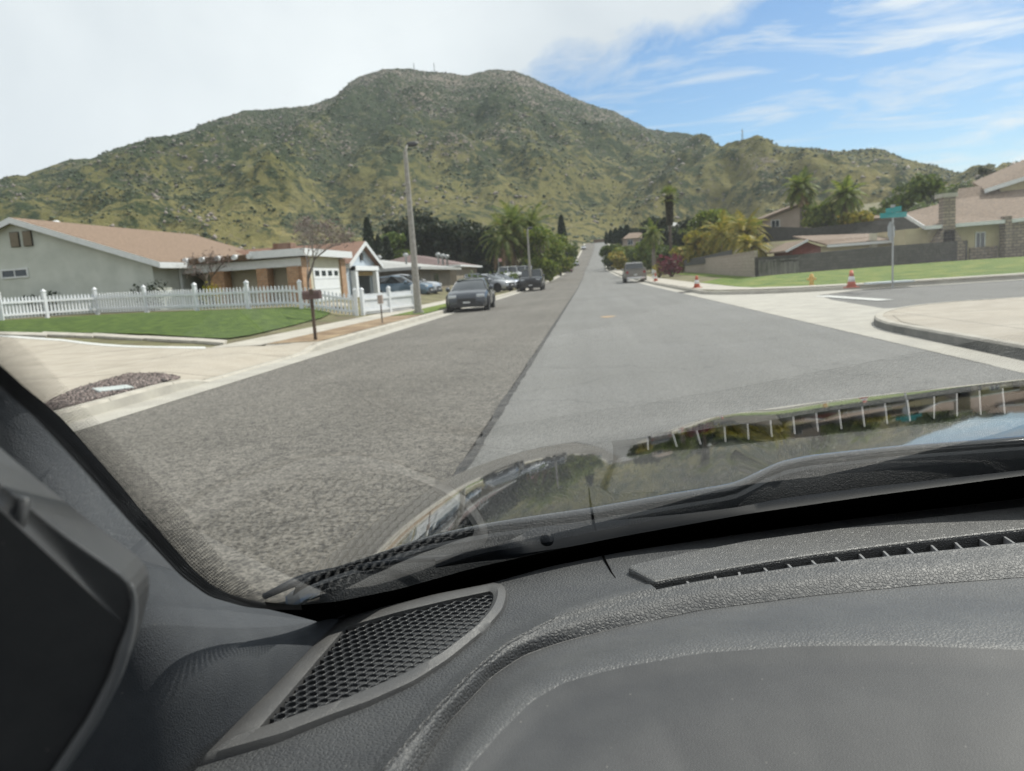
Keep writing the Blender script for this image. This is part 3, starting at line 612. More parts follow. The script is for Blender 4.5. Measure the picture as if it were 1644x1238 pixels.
X=X_at(1078,78); bush('magenta flowering bougainvillea beside the block wall',X,78,z_at(1078,404,78)-yard(X,78),2.2,L_red,dp=4.2,size=.22,dens=260)
X=X_at(1058,80); bush('yellowing shrub between the palm and the bougainvillea',X,80,1.9,1.4,L_yel,size=.2,dens=200)
# --- front yards left
P=gp(477,497); branchy('leafless ornamental tree inside the picket fence by the garage',P[0]-.3,P[1]+2.2,6.0,1.2,bark_g,seed=11,depth=6,trunk=.065,blossom=L_twig,fork=.22)
P=gp(283,470); branchy('bare reddish shrub tree against the house front',X_at(283,32.4),34.8+.1,3.0,1.1,bark,seed=5,depth=5,trunk=.06,blossom=L_twig,fork=.3,name='bare_shrub')
bush('green shrub at the corner of the gable wall',X_at(232,33.2),33.4,1.5,1.6,L_dark,size=.12,dens=220)
bush('low bush under the gable wall left of the fence',X_at(55,33.2),33.5,1.1,2.4,L_dark,size=.12,dens=220)
bush('small plant with yellow flowers at a fence post',X_at(323,32.8),33.6,1.5,.5,L_yel,size=.1,dens=200,name='flowering_plant',cat='plant')
bush('clipped green bush in front of the tan wall across the driveway',X_at(750,62),62,1.8,2.5,L_mid,size=.2)
bush('yellow-green hedge bush below the brown roof',X_at(770,66),66,1.5,3.,L_bright,size=.2)
bush('green hedge beyond the parked cars on the left',X_at(808,78),78,1.9,7,L_mid,size=.22,name='hedge',cat='hedge')
# ------------------------------------------------------------------ building materials
stucco=mat('sage_stucco',(.45,.47,.43),(.54,.56,.515),1.2,.9,.3,60,detail=8)
stucco_c=mat('cream_stucco',(.50,.47,.36),(.60,.56,.44),1.2,.9,.3,60)
stucco_t=mat('tan_stucco',(.20,.17,.13),(.27,.23,.18),1.2,.9,.3,60)
stucco_y=mat('yellow_stucco',(.42,.36,.22),(.52,.45,.28),1.2,.9,.3,60)
stucco_p=mat('pink_stucco',(.33,.27,.235),(.40,.33,.285),1.2,.9,.3,60)
bluew=mat('pale_blue_siding',(.38,.44,.50),(.48,.53,.58),3,.8)
def brickmat(name,c1,c2,mort,sc=1.,bw=.42,rh=.16,ms=.02):
    def fx(n,l,b,v):
        g=n.new('ShaderNodeNewGeometry'); sx=n.new('ShaderNodeSeparateXYZ'); l.new(v,sx.inputs[0]); cx=n.new('ShaderNodeCombineXYZ')
        l.new(mathn(n,l,'ADD',sx.outputs[0],sx.outputs[1]),cx.inputs[0]); l.new(sx.outputs[2],cx.inputs[1])
        t=n.new('ShaderNodeTexBrick'); l.new(cx.outputs[0],t.inputs[0]); t.inputs['Scale'].default_value=sc; t.inputs['Brick Width'].default_value=bw; t.inputs['Row Height'].default_value=rh; t.inputs['Mortar Size'].default_value=ms
        t.inputs['Color1'].default_value=(*c1,1); t.inputs['Color2'].default_value=(*c2,1); t.inputs['Mortar'].default_value=(*mort,1)
        f=noi(n,l,v,6,5,.6); m=n.new('ShaderNodeMix'); m.data_type='RGBA'; m.blend_type='MULTIPLY'; m.inputs[0].default_value=.6; l.new(t.outputs[0],m.inputs[6]); r=n.new('ShaderNodeValToRGB'); r.color_ramp.elements[0].position=.3; r.color_ramp.elements[0].color=(.6,.6,.6,1); r.color_ramp.elements[1].position=.7; r.color_ramp.elements[1].color=(1.2,1.2,1.2,1); l.new(f,r.inputs[0]); l.new(r.outputs[0],m.inputs[7]); l.new(m.outputs[2],b.inputs['Base Color'])
    return mat(name,(.2,.2,.2),None,rough=.9,extra=fx)
brick=brickmat('orange_brick',(.40,.22,.12),(.48,.29,.17),(.30,.22,.15),1,.3,.11,.018)
stonev=brickmat('stone_veneer',(.36,.29,.225),(.22,.175,.135),(.12,.10,.085),1,.5,.22,.03)
block=brickmat('tan_block',(.37,.31,.26),(.42,.355,.30),(.28,.24,.2),1,.45,.22,.012)
block_d=brickmat('dark_block',(.05,.045,.043),(.085,.076,.07),(.035,.032,.03),1,.45,.22,.014)
shingle=mat('brown_shingle',(.155,.105,.072),(.27,.19,.135),7,.95,.6,14,detail=6,stretch=(1,1,3))
shingle_r=mat('red_shingle',(.15,.085,.06),(.26,.15,.105),7,.95,.6,14,detail=6,stretch=(1,1,3))
shingle_p=mat('pink_tile',(.155,.115,.085),(.26,.19,.14),5,.9,.6,12)
shingle_g=mat('grey_shingle',(.33,.33,.32),(.42,.42,.40),5,.7,.4,12)
shingle_b=mat('maroon_shingle',(.12,.085,.08),(.2,.14,.13),5,.9,.4,12)
trimw=mat('white_trim',(.62,.64,.65),(.70,.71,.72),5,.6)
dooror=mat('garage_white',(.72,.74,.76),(.78,.79,.80),3,.55)
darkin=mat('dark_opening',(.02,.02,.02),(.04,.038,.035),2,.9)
glassd=mat('window_glass',(.03,.04,.05),None,rough=.08,spec=.8)
redwood=mat('red_boards',(.16,.045,.035),(.22,.065,.05),6,.85,.3,20,stretch=(1,1,.2))
greyfence=mat('weathered_boards',(.10,.095,.09),(.24,.225,.21),3,.9,.4,20,c3=(.15,.14,.13),stretch=(2,2,.3))
fasc=mat('brown_beam',(.10,.065,.04),(.17,.11,.07),6,.8)
def win(par,x0,x1,y,z0,z1,axis='y',sgn=-1,fr=.07,cross=True,frm=None):
    # window on a plane; axis 'y': plane y=const spanning x; axis 'x': plane x=const spanning y
    m=MB(); g=MB(); o=.03*sgn
    def bx(mb,a,b,c,d,e0,e1):
        if axis=='y': mb.box(a,b,min(y+e0*sgn,y+e1*sgn),max(y+e0*sgn,y+e1*sgn),c,d)
        else: mb.box(min(y+e0*sgn,y+e1*sgn),max(y+e0*sgn,y+e1*sgn),a,b,c,d)
    bx(m,x0-fr,x0,z0-fr,z1+fr,-.05,.05); bx(m,x1,x1+fr,z0-fr,z1+fr,-.05,.05); bx(m,x0,x1,z1,z1+fr,-.05,.05); bx(m,x0,x1,z0-fr,z0,-.05,.06)
    if cross: c=(x0+x1)/2; bx(m,c-.025,c+.025,z0,z1,-.04,.035)
    bx(g,x0,x1,z0,z1,-.03,.012)
    f=m.build('window',frm or trimw,par); g.build('pane',glassd,f); return f
def gable(t,ridge_axis,x0,x1,y0,y1,zb,ze,zr_,over,wallm,roofm,fascm,holes=None,th=.16,ov_end=None):
    """gabled volume; ridge along 'x' or 'y'"""
    oe=over if ov_end is None else ov_end
    m=MB()
    if ridge_axis=='y':
        c=(x0+x1)/2
        for y in (y0,y1): pass
        m.prism([(x0,y0,zb),(x1,y0,zb),(x1,y0,ze),(c,y0,zr_),(x0,y0,ze)],(0,y1-y0,0)); w_=m.build('wall',wallm,t)
        k=(zr_-ze)/(c-x0); ex=over; r=MB(); f=MB()
        for s,xa in((-1,x0),(1,x1)):
            A=(xa+s*ex,0,ze-k*ex); B=(c,0,zr_)
            r.prism([(A[0],y0-oe,A[2]+.02),(B[0],y0-oe,B[2]+.02),(B[0],y0-oe,B[2]+.02+th),(A[0],y0-oe,A[2]+.02+th)],(0,y1-y0+2*oe,0))
            for yy in(y0-oe-.03,y1+oe): f.prism([(A[0],yy,A[2]-.10),(B[0],yy,B[2]-.10),(B[0],yy,B[2]+.01+th),(A[0],yy,A[2]+.01+th)],(0,.03,0))
            f.box(min(A[0],A[0]+s*.04),max(A[0],A[0]+s*.04),y0-oe,y1+oe,A[2]-.12,A[2]+th-.01)
    else:
        c=(y0+y1)/2
        m.prism([(x0,y0,zb),(x0,y1,zb),(x0,y1,ze),(x0,c,zr_),(x0,y0,ze)],(x1-x0,0,0)); w_=m.build('wall',wallm,t)
        k=(zr_-ze)/(c-y0); ex=over; r=MB(); f=MB()
        for s,ya in((-1,y0),(1,y1)):
            A=(0,ya+s*ex,ze-k*ex); B=(0,c,zr_)
            r.prism([(x0-oe,A[1],A[2]+.02),(x0-oe,B[1],B[2]+.02),(x0-oe,B[1],B[2]+.02+th),(x0-oe,A[1],A[2]+.02+th)],(x1-x0+2*oe,0,0))
            for xx in(x0-oe-.03,x1+oe): f.prism([(xx,A[1],A[2]-.10),(xx,B[1],B[2]-.10),(xx,B[1],B[2]+.01+th),(xx,A[1],A[2]+.01+th)],(.03,0,0))
            f.box(x0-oe,x1+oe,min(A[1],A[1]+s*.04),max(A[1],A[1]+s*.04),A[2]-.12,A[2]+th-.01)
    r.build('roof',roofm,t); f.build('fascia',fascm,t); return w_
# --- nearest left house
zb=.75
t=thing('gabled_house','sage green house with brown shingle gable roof and blank end wall behind the picket fence','house',(-26.5,42,zb))
def pl(o,p):   # parent keeping world coordinates
    for c in list(o.children): c.location=Vector(c.location)-Vector(p)
hx=-26.5
def H(t): t.location=(0,0,0)
H(t)
gable(t,'y',-33.0,-20.1,34.0,50.0,zb-.4,3.12,5.42,.55,stucco,shingle,trimw,ov_end=.35)
m=MB(); f2=MB()
for a,b in ((-26.9,-26.45),(-26.25,-25.8)):
    m=MB(); f2=MB(); m.box(a,b,33.93,34.0,4.25,4.95); f2.box(a+.02,b-.02,33.925,33.93,4.27,4.93)
    for z in np.arange(4.3,4.92,.09): f2.box(a+.02,b-.02,33.90,33.925,z,z+.035)
    v_=m.build('gable_vent',darkin,t); f2.build('louvre',stucco_t,v_)
x0=X_at(6,34); wn=win(t,x0-.1,x0+1.15,34.0,z_at(20,448,34)+.1,z_at(20,436,34)+.05,sgn=-1)
m=MB(); P=at_y(90,357,44.); zz=z_at(90,364,44.)
m.lathe([(.1,zz-.9),(.1,zz+.1),(.22,zz+.12),(.23,zz+.26),(.12,zz+.36)],(P[0],44,0),12); m.build('roof_vent',trimw,t)
m=MB(); m.lathe([(.05,5.),(.05,5.65)],(X_at(338,50.),50.,-.6),8); m.build('vent_pipe',steel,t)
for y in (36.2,38.6,): MB().box(-20.05,-19.97,y,y+.12,1.,3.0).build('downspout',trimw,t)
# --- carport and garage wing: flat roof on brick piers
t=thing('garage_wing','flat roofed porch and garage wing with orange brick piers and a bright white garage door','garage'); H(t)
zt=3.38; X=lambda px,Y=36.7: X_at(px,Y,410)
xg=-14.0
m=MB(); m.box(xg-5.6,xg,37.7,43.2,.2,zt-.3); w_=m.build('wall',stucco_c,t)
m=MB(); m.box(-23.5,xg-5.6,39.3,43.2,.2,zt-.35); m.build('porch_wall',stucco_t,t)
m=MB(); m.box(X(415)-.2,xg+.35,36.2,43.75,zt-.32,zt-.06); m.box(-20.9,X(415)-.2,36.35,43.75,zt-.36,zt-.14); m.build('roof',shingle_g,t)
m=MB(); m.box(X(415)-.22,xg+.42,36.14,36.2,zt-.36,zt); m.box(xg+.36,xg+.42,36.2,43.8,zt-.36,zt); m.build('fascia',trimw,t)
m=MB(); m.box(-20.9,X(415)-.22,36.28,36.35,zt-.40,zt-.12); m.build('porch_beam',fasc,t)
for px in (306,332,357,384,408): MB().tube([(X(px),36.05,zt-.22),(X(px),36.9,zt-.22)],.13,10).build('rafter_end',trimw,t)
m=MB(); m.box(-20.8,xg+.05,36.55,36.66,2.55,2.95); m.build('lintel',trimw,t)
for a,b in ((336,366),(411,436),(460,487)):
    m=MB(); m.box(X(a),X(b)-.25,36.5,37.3,.2,2.56); m.build('brick_pier',brick,t)
MB().box(xg-.02,xg+.12,42.5,43.3,.2,zt-.4).build('brick_pier',brick,t); MB().box(xg-.5,xg+.06,36.6,37.72,.2,zt-.4).build('brick_pier',brick,t)
m=MB(); m.box(xg+.0,xg+.05,38.2,42.2,.25,2.45); g=m.build('garage_door',dooror,t)
m=MB()
for z in (.8,1.35,1.9): m.box(xg+.05,xg+.07,38.2,42.2,z,z+.03)
m.build('panel_line',trimw,g)
for y in (38.4,39.4,40.4,41.4): MB().box(xg+.05,xg+.065,y,y+.6,2.05,2.32).build('door_window',glassd,g)
m=MB(); m.box(X(438),X(459),39.25,39.3,.3,2.4); m.build('front_door',stucco_c,t)
m=MB(); m.box(X(370),X(408),39.22,39.3,.3,2.5); m.build('porch_opening',darkin,t)
# rooftop cooler
P=at_y(457,397,40.); m=MB(); m.box(P[0]-.5,P[0]+.5,39.6,40.4,3.25,3.9); m.box(P[0]-.4,P[0]+.4,39.55,39.6,3.35,3.8)
tag(m.build('rooftop_cooler',shingle_r,bevel=.04),'dark reddish cooler box sitting on the flat garage roof','cooler')
# --- second left house: blue white gable over an open garage
t=thing('small_gable_house','pale blue and white gabled garage with its door open under a reddish roof','house'); H(t)
gable(t,'x',-23.5,-19.6,44.6,51.0,.2,2.75,4.0,.45,bluew,shingle_r,trimw,ov_end=.0)
gable(t,'x',-19.6,-14.3,44.6,51.0,2.42,2.75,4.0,.45,bluew,shingle_r,trimw,ov_end=.4)
for q in ((-19.59,-14.3,44.6,44.75),(-19.59,-14.3,50.85,51.0),(-14.45,-14.3,44.76,45.9),(-14.45,-14.3,49.8,50.84)): MB().box(*q,.1,2.415).build('garage_wall',bluew,t)
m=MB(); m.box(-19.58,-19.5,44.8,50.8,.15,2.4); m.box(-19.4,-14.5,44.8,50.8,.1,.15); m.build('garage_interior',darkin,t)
m=MB(); m.box(-14.25,-13.95,45.3,45.8,.2,2.6); m.box(-14.25,-13.95,49.9,50.4,.2,2.6); m.box(-14.25,-13.9,45.3,50.4,2.34,2.62); m.build('garage_frame',white_p,t)
m=MB(); m.box(-14.28,-14.2,47.6,48.1,3.0,3.45); m.build('gable_vent',darkin,t)
m=MB(); m.box(-14.21,-14.15,46.,49.7,2.02,2.3); m.build('raised_door',L_dry and mat('amber_wood',(.20,.12,.03),(.33,.22,.06),4,.7),t)
# --- third left house: low hipped roof
def hiphouse(label,x0,x1,y0,y1,zb,ze,zr_,over,wallm,roofm,inset,name='hipped_house',fm=None,axis='y'):
    t=thing(name,label,'house'); H(t); MB().box(x0,x1,y0,y1,zb,ze).build('wall',wallm,t)
    a,b,c,d=x0-over,x1+over,y0-over,y1+over; m=MB()
    if axis=='y': xm=(a+b)/2; R1,R2=(xm,c+inset,zr_),(xm,d-inset,zr_)
    else: ym=(c+d)/2; R1,R2=(a+inset,ym,zr_),(b-inset,ym,zr_)
    v=[(a,c,ze),(b,c,ze),(b,d,ze),(a,d,ze),R1,R2]
    if axis=='y': fs=[(0,1,4),(1,2,5,4),(2,3,5),(3,0,4,5),(3,2,1,0)]
    else: fs=[(0,1,5,4),(1,2,5),(2,3,4,5),(3,0,4),(3,2,1,0)]
    m.add(v,fs).build('roof',roofm,t)
    m=MB(); e=.04; m.box(a-e,b+e,c-e,c,ze-.18,ze+.03); m.box(a-e,b+e,d,d+e,ze-.18,ze+.03); m.box(b,b+e,c,d,ze-.18,ze+.03); m.box(a-e,a,c,d,ze-.18,ze+.03); m.build('fascia',fm or trimw,t); return t
t=hiphouse('low tan house with a pale grey hipped roof behind the lamp post and blue car',-27,-13.0,56,72,.1,2.5,3.85,.9,stucco_t,shingle_g,4.5,fm=shingle_g)
m=MB(); m.box(-13.02,-12.94,58.5,62.5,.2,2.25); m.build('garage_door',mat('tan_door',(.16,.135,.105),(.21,.18,.14),3,.7),t)
m=MB(); m.box(-13.02,-12.95,64.2,66.,.8,2.0); m.build('dark_window',glassd,t)
for i,(px,y) in enumerate([(608,58),(651,60),(703,63),(710,64),(717,65)]):
    P=at_y(px,408,y); m=MB(); m.lathe([(.08,-.6),(.08,.05),(.2,.07),(.22,.2),(.14,.3),(.03,.33)],n=12)
    o=m.build('turbine_vent',steel,smooth=True); o.location=(P[0],y,z_at(px,[417,413,412,414,415][i],y)-.0)
    tag(o,['small metal roof vent at the left end of the pale grey roof','small metal roof vent just left of the lamp post','leftmost of three round metal roof vents in a row','middle one of three round metal roof vents in a row','rightmost of three round metal roof vents in a row'][i],'roof vent','round vents on the grey roof')
hiphouse('low house with a maroon brown roof left of the weeping palms',-26,-14.5,84,100,.3,3.0,4.6,.6,stucco_t,shingle_b,4,fm=trimw)
hiphouse('far house glimpsed behind the green street trees',-30,-15,122,140,.5,3.3,5.0,.6,stucco_c,shingle_p,4)
# --- right side houses
t=thing('yellow_house','yellow stucco house with brown tiled roofs, stone veneer and a stone chimney','house'); H(t)
zy=.3; Yh=60.
xa=X_at(1556,Yh); xb=xa+15
MB().box(xa,xb,Yh,Yh+11,zy-.3,3.15).build('wall',stucco_y,t)
MB().box(xa-.04,X_at(1600,Yh),Yh-.12,Yh,zy-.3,1.25).build('stone_base',stonev,t)
MB().box(X_at(1602,Yh),X_at(1612,Yh),Yh-.9,Yh-.1,zy-.3,3.3).build('stone_pier',stonev,t)
MB().box(X_at(1612,Yh),xb,Yh-.6,Yh-.0,zy-.3,3.05).build('stone_wing',stonev,t)
# sloping roof facing the camera
m=MB(); ex=X_at(1484,Yh-.8); ze_l=z_at(1484,376,Yh-.8)
eL=(ex,Yh-.8,3.0); eR=(xb+.5,Yh-.8,3.1)
xr_=X_at(1612,Yh)
m.add([eL,(xr_+.2,Yh-.8,3.05),(xb+.5,Yh-1.8,4.0),(xb+.5,Yh+6,6.6),(xr_-1.,Yh+5.,5.9),(X_at(1532,Yh+4),Yh+4.,5.0),(ex,Yh+3.,4.2)],[(0,1,2,3,4,5,6)])
m2=MB(); m2.v=[(a,b,c) for a,b,c in m.v]+[(a,b,c-.14) for a,b,c in m.v]; m2.f=[tuple(range(7)),tuple(range(7,14))[::-1]]+[(i,i+7,(i+1)%7+7,(i+1)%7) for i in range(7)]
m2.build('roof',shingle_p,t)
m=MB(); m.obox((eL[0],eL[1]-.03,2.88),(xr_+.2,Yh-.83,2.95),.06,.26); m.obox((xr_+.2,Yh-.83,2.95),(xb+.5,Yh-1.83,3.9),.06,.26); m.obox((eL[0],eL[1],2.9),(ex,Yh+3.,4.1),.06,.26); m.build('fascia',trimw,t)
# upper storey
xu=X_at(1598,Yh+5); zA=float(z_at(1578,308,Yh+4.0)); MB().prism([(xu,Yh+4.5,3.),(xb,Yh+4.5,3.),(xb,Yh+4.5,zA+(xb-xu+1.5)*.25),(xu,Yh+4.5,zA+.35)],(0,3.4,0)).build('upper_wall',stucco_y,t)
m=MB(); p0=at_y(1578,308,Yh+4.2); p1=(xb+.6,Yh+3.9,9.2); 
A=(p0[0],Yh+4.0,float(z_at(1578,308,Yh+4.0))); Bp=(A[0]+9,Yh+4.0,A[2]+2.3)
m.prism([A,Bp,(Bp[0],Bp[1]+4,Bp[2]+1.6),(A[0]+1.,A[1]+4,A[2]+.9)],(0,0,.2)); m.build('upper_roof',shingle_p,t)
m=MB(); m.obox((A[0],A[1]-.04,A[2]+.03),(Bp[0],Bp[1]-.04,Bp[2]+.03),.07,.3); m.build('upper_fascia',trimw,t)
xw0,xw1=X_at(1567,Yh,390),X_at(1580,Yh,390)
win(t,xw0,xw1,Yh,z_at(1573,403,Yh),z_at(1573,374,Yh),cross=True,frm=trimw)
c0,c1=X_at(1511,Yh-.6,340),X_at(1530,Yh-.6,340); zt_=z_at(1520,318,Yh)
m=MB(); m.box(c0,c1,Yh-1.0,Yh-.2,1.2,zt_); m.prism([(c0-.7,Yh-1.,0),(c1+.7,Yh-1.,0),(c1+.7,Yh-1.,1.5),(c1,Yh-1.,2.6),(c0,Yh-1.,2.6),(c0-.7,Yh-1.,1.5)],(0,1.1,0)); ch=m.build('chimney',stonev,t)
MB().box(c0-.1,c1+.1,Yh-1.1,Yh+.3,zt_,zt_+.28).build('chimney_cap',conc_g,ch)
MB().box(xa-4.5,xa,Yh,Yh+9,0,2.9).build('side_wall',stucco_y,t)
# dark block wall, tan block wall
def wall_run(name,label,pts,mt,cap=None,thick=.2,cat='wall'):
    t=thing(name,label,cat); H(t); m=MB(); c=MB()
    for (a,za0,za1),(b,zb0,zb1) in zip(pts[:-1],pts[1:]):
        d=Vector((b[0]-a[0],b[1]-a[1],0)).normalized(); nn=Vector((-d.y,d.x,0))*thick
        m.prism([(a[0],a[1],za0),(b[0],b[1],zb0),(b[0],b[1],zb1),(a[0],a[1],za1)],tuple(nn))
        if cap: c.prism([(a[0]-nn.x*.15,a[1]-nn.y*.15,za1+.003),(b[0]-nn.x*.15,b[1]-nn.y*.15,zb1+.003),(b[0]-nn.x*.15,b[1]-nn.y*.15,zb1+.06),(a[0]-nn.x*.15,a[1]-nn.y*.15,za1+.06)],tuple(nn*1.3))
    m.build('blocks',mt,t)
    if cap: c.build('coping',cap,t)
    return t
def wp(px,pb,pt,Y):
    P=at_y(px,pb,Y); return ((P[0],Y),P[2]-.3,z_at(px,pt,Y))
wall_run('dark_block_wall','long dark grey block wall running behind the lawn to the yellow house',[wp(1216,448,413,49),wp(1300,442,407,51.3),wp(1400,435,397,54.5),wp(1480,427,391,57),wp(1553,420,386,59.6)],block_d)
wall_run('tan_block_wall','tan block garden wall stepping along the right side of the street',[wp(1086,443,420,104),wp(1130,447,416,78),wp(1176,452,410,58),wp(1212,452,404,49.2)],block,block)
# weathered board strip in front of dark wall
m=MB()
for i,px in enumerate(np.arange(1219,1282,1.9)):
    Y=49.-.25+(px-1216)/84*2.3; P=at_y(px,447,Y); z0=P[2]-.2; m.box(P[0]-.034,P[0]+.034,Y-.03,Y,z0,z_at(px,420,Y)+random.uniform(-.05,.05))
o=m.build('boards',greyfence); tf=thing('board_fence','weathered pale grey board fence leaning on the dark wall beside the tan wall corner','fence'); H(tf); o.parent=tf
m=MB(); a=at_y(1218,430,48.95); b=at_y(1283,428,50.75); m.obox((a[0],48.9,.7),(b[0],50.7,.7),.05,.08); m.obox((a[0],48.9,1.3),(b[0],50.7,1.3),.05,.08); m.build('rail',greyfence,tf)
m=MB()
wall_run('dark_terrace_fence','dark screened fence along the raised terrace in front of the stucco house',[wp(1216,392,363,76),wp(1300,388,366,76.5),wp(1390,382,356,77),wp(1440,374,350,77.5),wp(1507,362,341,78)],mat('dark_screen',(.045,.045,.042),(.075,.072,.068),3,.9),None,.08,'fence')
wall_run('dark_topping_fence','dark fence panels standing along the top of the tan wall',[wp(1092,424,419,98),wp(1140,417,409,73),wp(1174,410,401,58.6)],mat('dark_screen2',(.05,.05,.05),(.08,.08,.075),3,.9),None,.08,'fence')
# red boarded shed with low pink roof
t=thing('red_shed','low red boarded outbuilding with a pinkish roof peeking over the dark wall','shed'); H(t)
Ys=63.; xs0=X_at(1272,Ys); xs1=X_at(1318,Ys); ztop=z_at(1293,386,Ys)
m=MB(); m.prism([(xs0,Ys,.2),(xs1,Ys,.2),(xs1,Ys,z_at(1318,396,Ys)),((xs0+xs1)/2,Ys,ztop-.1),(xs0,Ys,z_at(1272,402,Ys))],(0,6,0)); m.build('wall',redwood,t)
xr1=X_at(1500,Ys); zl=z_at(1262,405,Ys-.5); zc=ztop+.05
m=MB(); cx_=(xs0+xs1)/2; 
m.prism([(xs0-.6,Ys-.5,zl),(cx_,Ys-.5,zc-.1),(cx_,Ys-.5,zc),(xs0-.6,Ys-.5,zl+.12)],(0,7,0)); m.build('roof',shingle_p,t); MB().obox((xs0-.6,Ys-.53,zl+.05),(cx_,Ys-.53,zc-.05),.05,.16).build('gable_trim',trimw,t)
m=MB(); m.add([(cx_,Ys-.5,zc),(xs1+.3,Ys-.6,z_at(1320,393,Ys)),(xr1,Ys-.6,z_at(1500,379,Ys)),(xr1,Ys+4,z_at(1500,372,Ys+4)+.1),(cx_+.5,Ys+6,z_at(1300,380,Ys+4)+.2)],[(0,1,2,3,4)]); m.v+=[(a,b,c-.12) for a,b,c in m.v]; m.f=[(0,1,2,3,4),(9,8,7,6,5)]+[(i,i+5,(i+1)%5+5,(i+1)%5) for i in range(5)]; m.build('long_roof',shingle_p,t)
m=MB(); m.obox((xs1+.3,Ys-.66,z_at(1320,396,Ys)),(xr1,Ys-.66,z_at(1500,383,Ys)),.05,.2); m.build('fascia',trimw,t)
MB().box(xs1,xr1-.2,Ys,Ys+.2,.1,z_at(1400,390,Ys)).build('side_wall',stucco_y,t)
m=MB(); P=at_y(1402,385,Ys-.2); m.box(P[0]-.22,P[0]+.22,Ys-.4,Ys+.1,.8,z_at(1402,375,Ys)); m.build('stack',stucco_c,t)
# stucco house on the hill and others
t=thing('stucco_house','pinkish stucco gabled house standing on the terrace behind the dark fence','house'); H(t)
Yt=98.; x0,x1=X_at(1236,Yt),X_at(1318,Yt); xm=X_at(1285,Yt)
m=MB(); m.prism([(x0,Yt,3),(x1,Yt,3),(x1,Yt,z_at(1318,344,Yt)),(xm,Yt,z_at(1284,331,Yt)),(x0,Yt,z_at(1236,350,Yt))],(0,9,0)); m.build('wall',stucco_p,t)
m=MB(); a=(x0-.7,Yt-.5,z_at(1230,352,Yt)); b=(xm,Yt-.5,z_at(1285,328.5,Yt)); c=(x1+.6,Yt-.5,z_at(1325,346,Yt)); m.prism([a,b,(b[0],b[1],b[2]+.22),(a[0],a[1],a[2]+.22)],(0,10,0)); m.prism([b,c,(c[0],c[1],c[2]+.22),(b[0],b[1],b[2]+.22)],(0,10,0)); m.build('roof',shingle_p,t)
win(t,X_at(1240,Yt),X_at(1252,Yt),Yt,z_at(1245,364,Yt),z_at(1245,354,Yt))
def farhouse(label,px0,px1,ptop,pbot,Y,wm,rm_,zg=None):
    t=thing('hillside_house',label,'house'); H(t); x0,x1=X_at(px0,Y),X_at(px1,Y); z1=z_at((px0+px1)/2,pbot,Y); z2=z_at((px0+px1)/2,ptop,Y); zm=z1+(z2-z1)*.55
    MB().box(x0,x1,Y,Y+8,z1-2,zm).build('wall',wm,t); m=MB(); m.add([(x0-.5,Y-.5,zm),(x1+.5,Y-.5,zm),(x1+.5,Y+8.5,zm),(x0-.5,Y+8.5,zm),(x0+1.5,Y+4,z2),(x1-1.5,Y+4,z2)],[(0,1,5,4),(1,2,5),(2,3,4,5),(3,0,4),(3,2,1,0)]); m.build('roof',rm_,t)
    w_=(x1-x0)/5; win(t,x0+w_*.7,x0+w_*1.6,Y,z1+.3,zm-.35); win(t,x0+w_*3.,x0+w_*4.,Y,z1+.3,zm-.35)
farhouse('distant white roofed house left of the tall fan palm top',1072,1102,355,372,150,stucco_c,shingle_g)
farhouse('smaller distant white roofed house right of the dark round tree',1112,1130,353,366,160,stucco_c,shingle_g)
farhouse('pinkish far house below the cypress row at the top of the street',1004,1046,372,394,185,stucco_p,shingle_p)
farhouse('far tan house with a garden wall left of the bougainvillea',1030,1078,391,412,150,stucco_t,shingle_p)
farhouse('pink tiled house behind the stone chimney',1480,1580,318,350,100,stucco_p,shingle_p)
farhouse('pink roofed house partly behind the street sign',1385,1460,339,362,96,stucco_p,shingle_p)
m=MB(); a=at_y(976,392,260); b=at_y(920,393,260)
wall_run('brown_end_fence','low brown fence closing the top of the street','' or [((X_at(955,396),396),14.5,17.2),((X_at(985,396),396),14.5,17.0)],fasc,cat='fence')
wall_run('beige_side_wall','low beige wall and white blocks left of the driveway palms',[((-13.5,78),.0,1.1),((-8.2,78),.0,.9)],white_p) if False else None
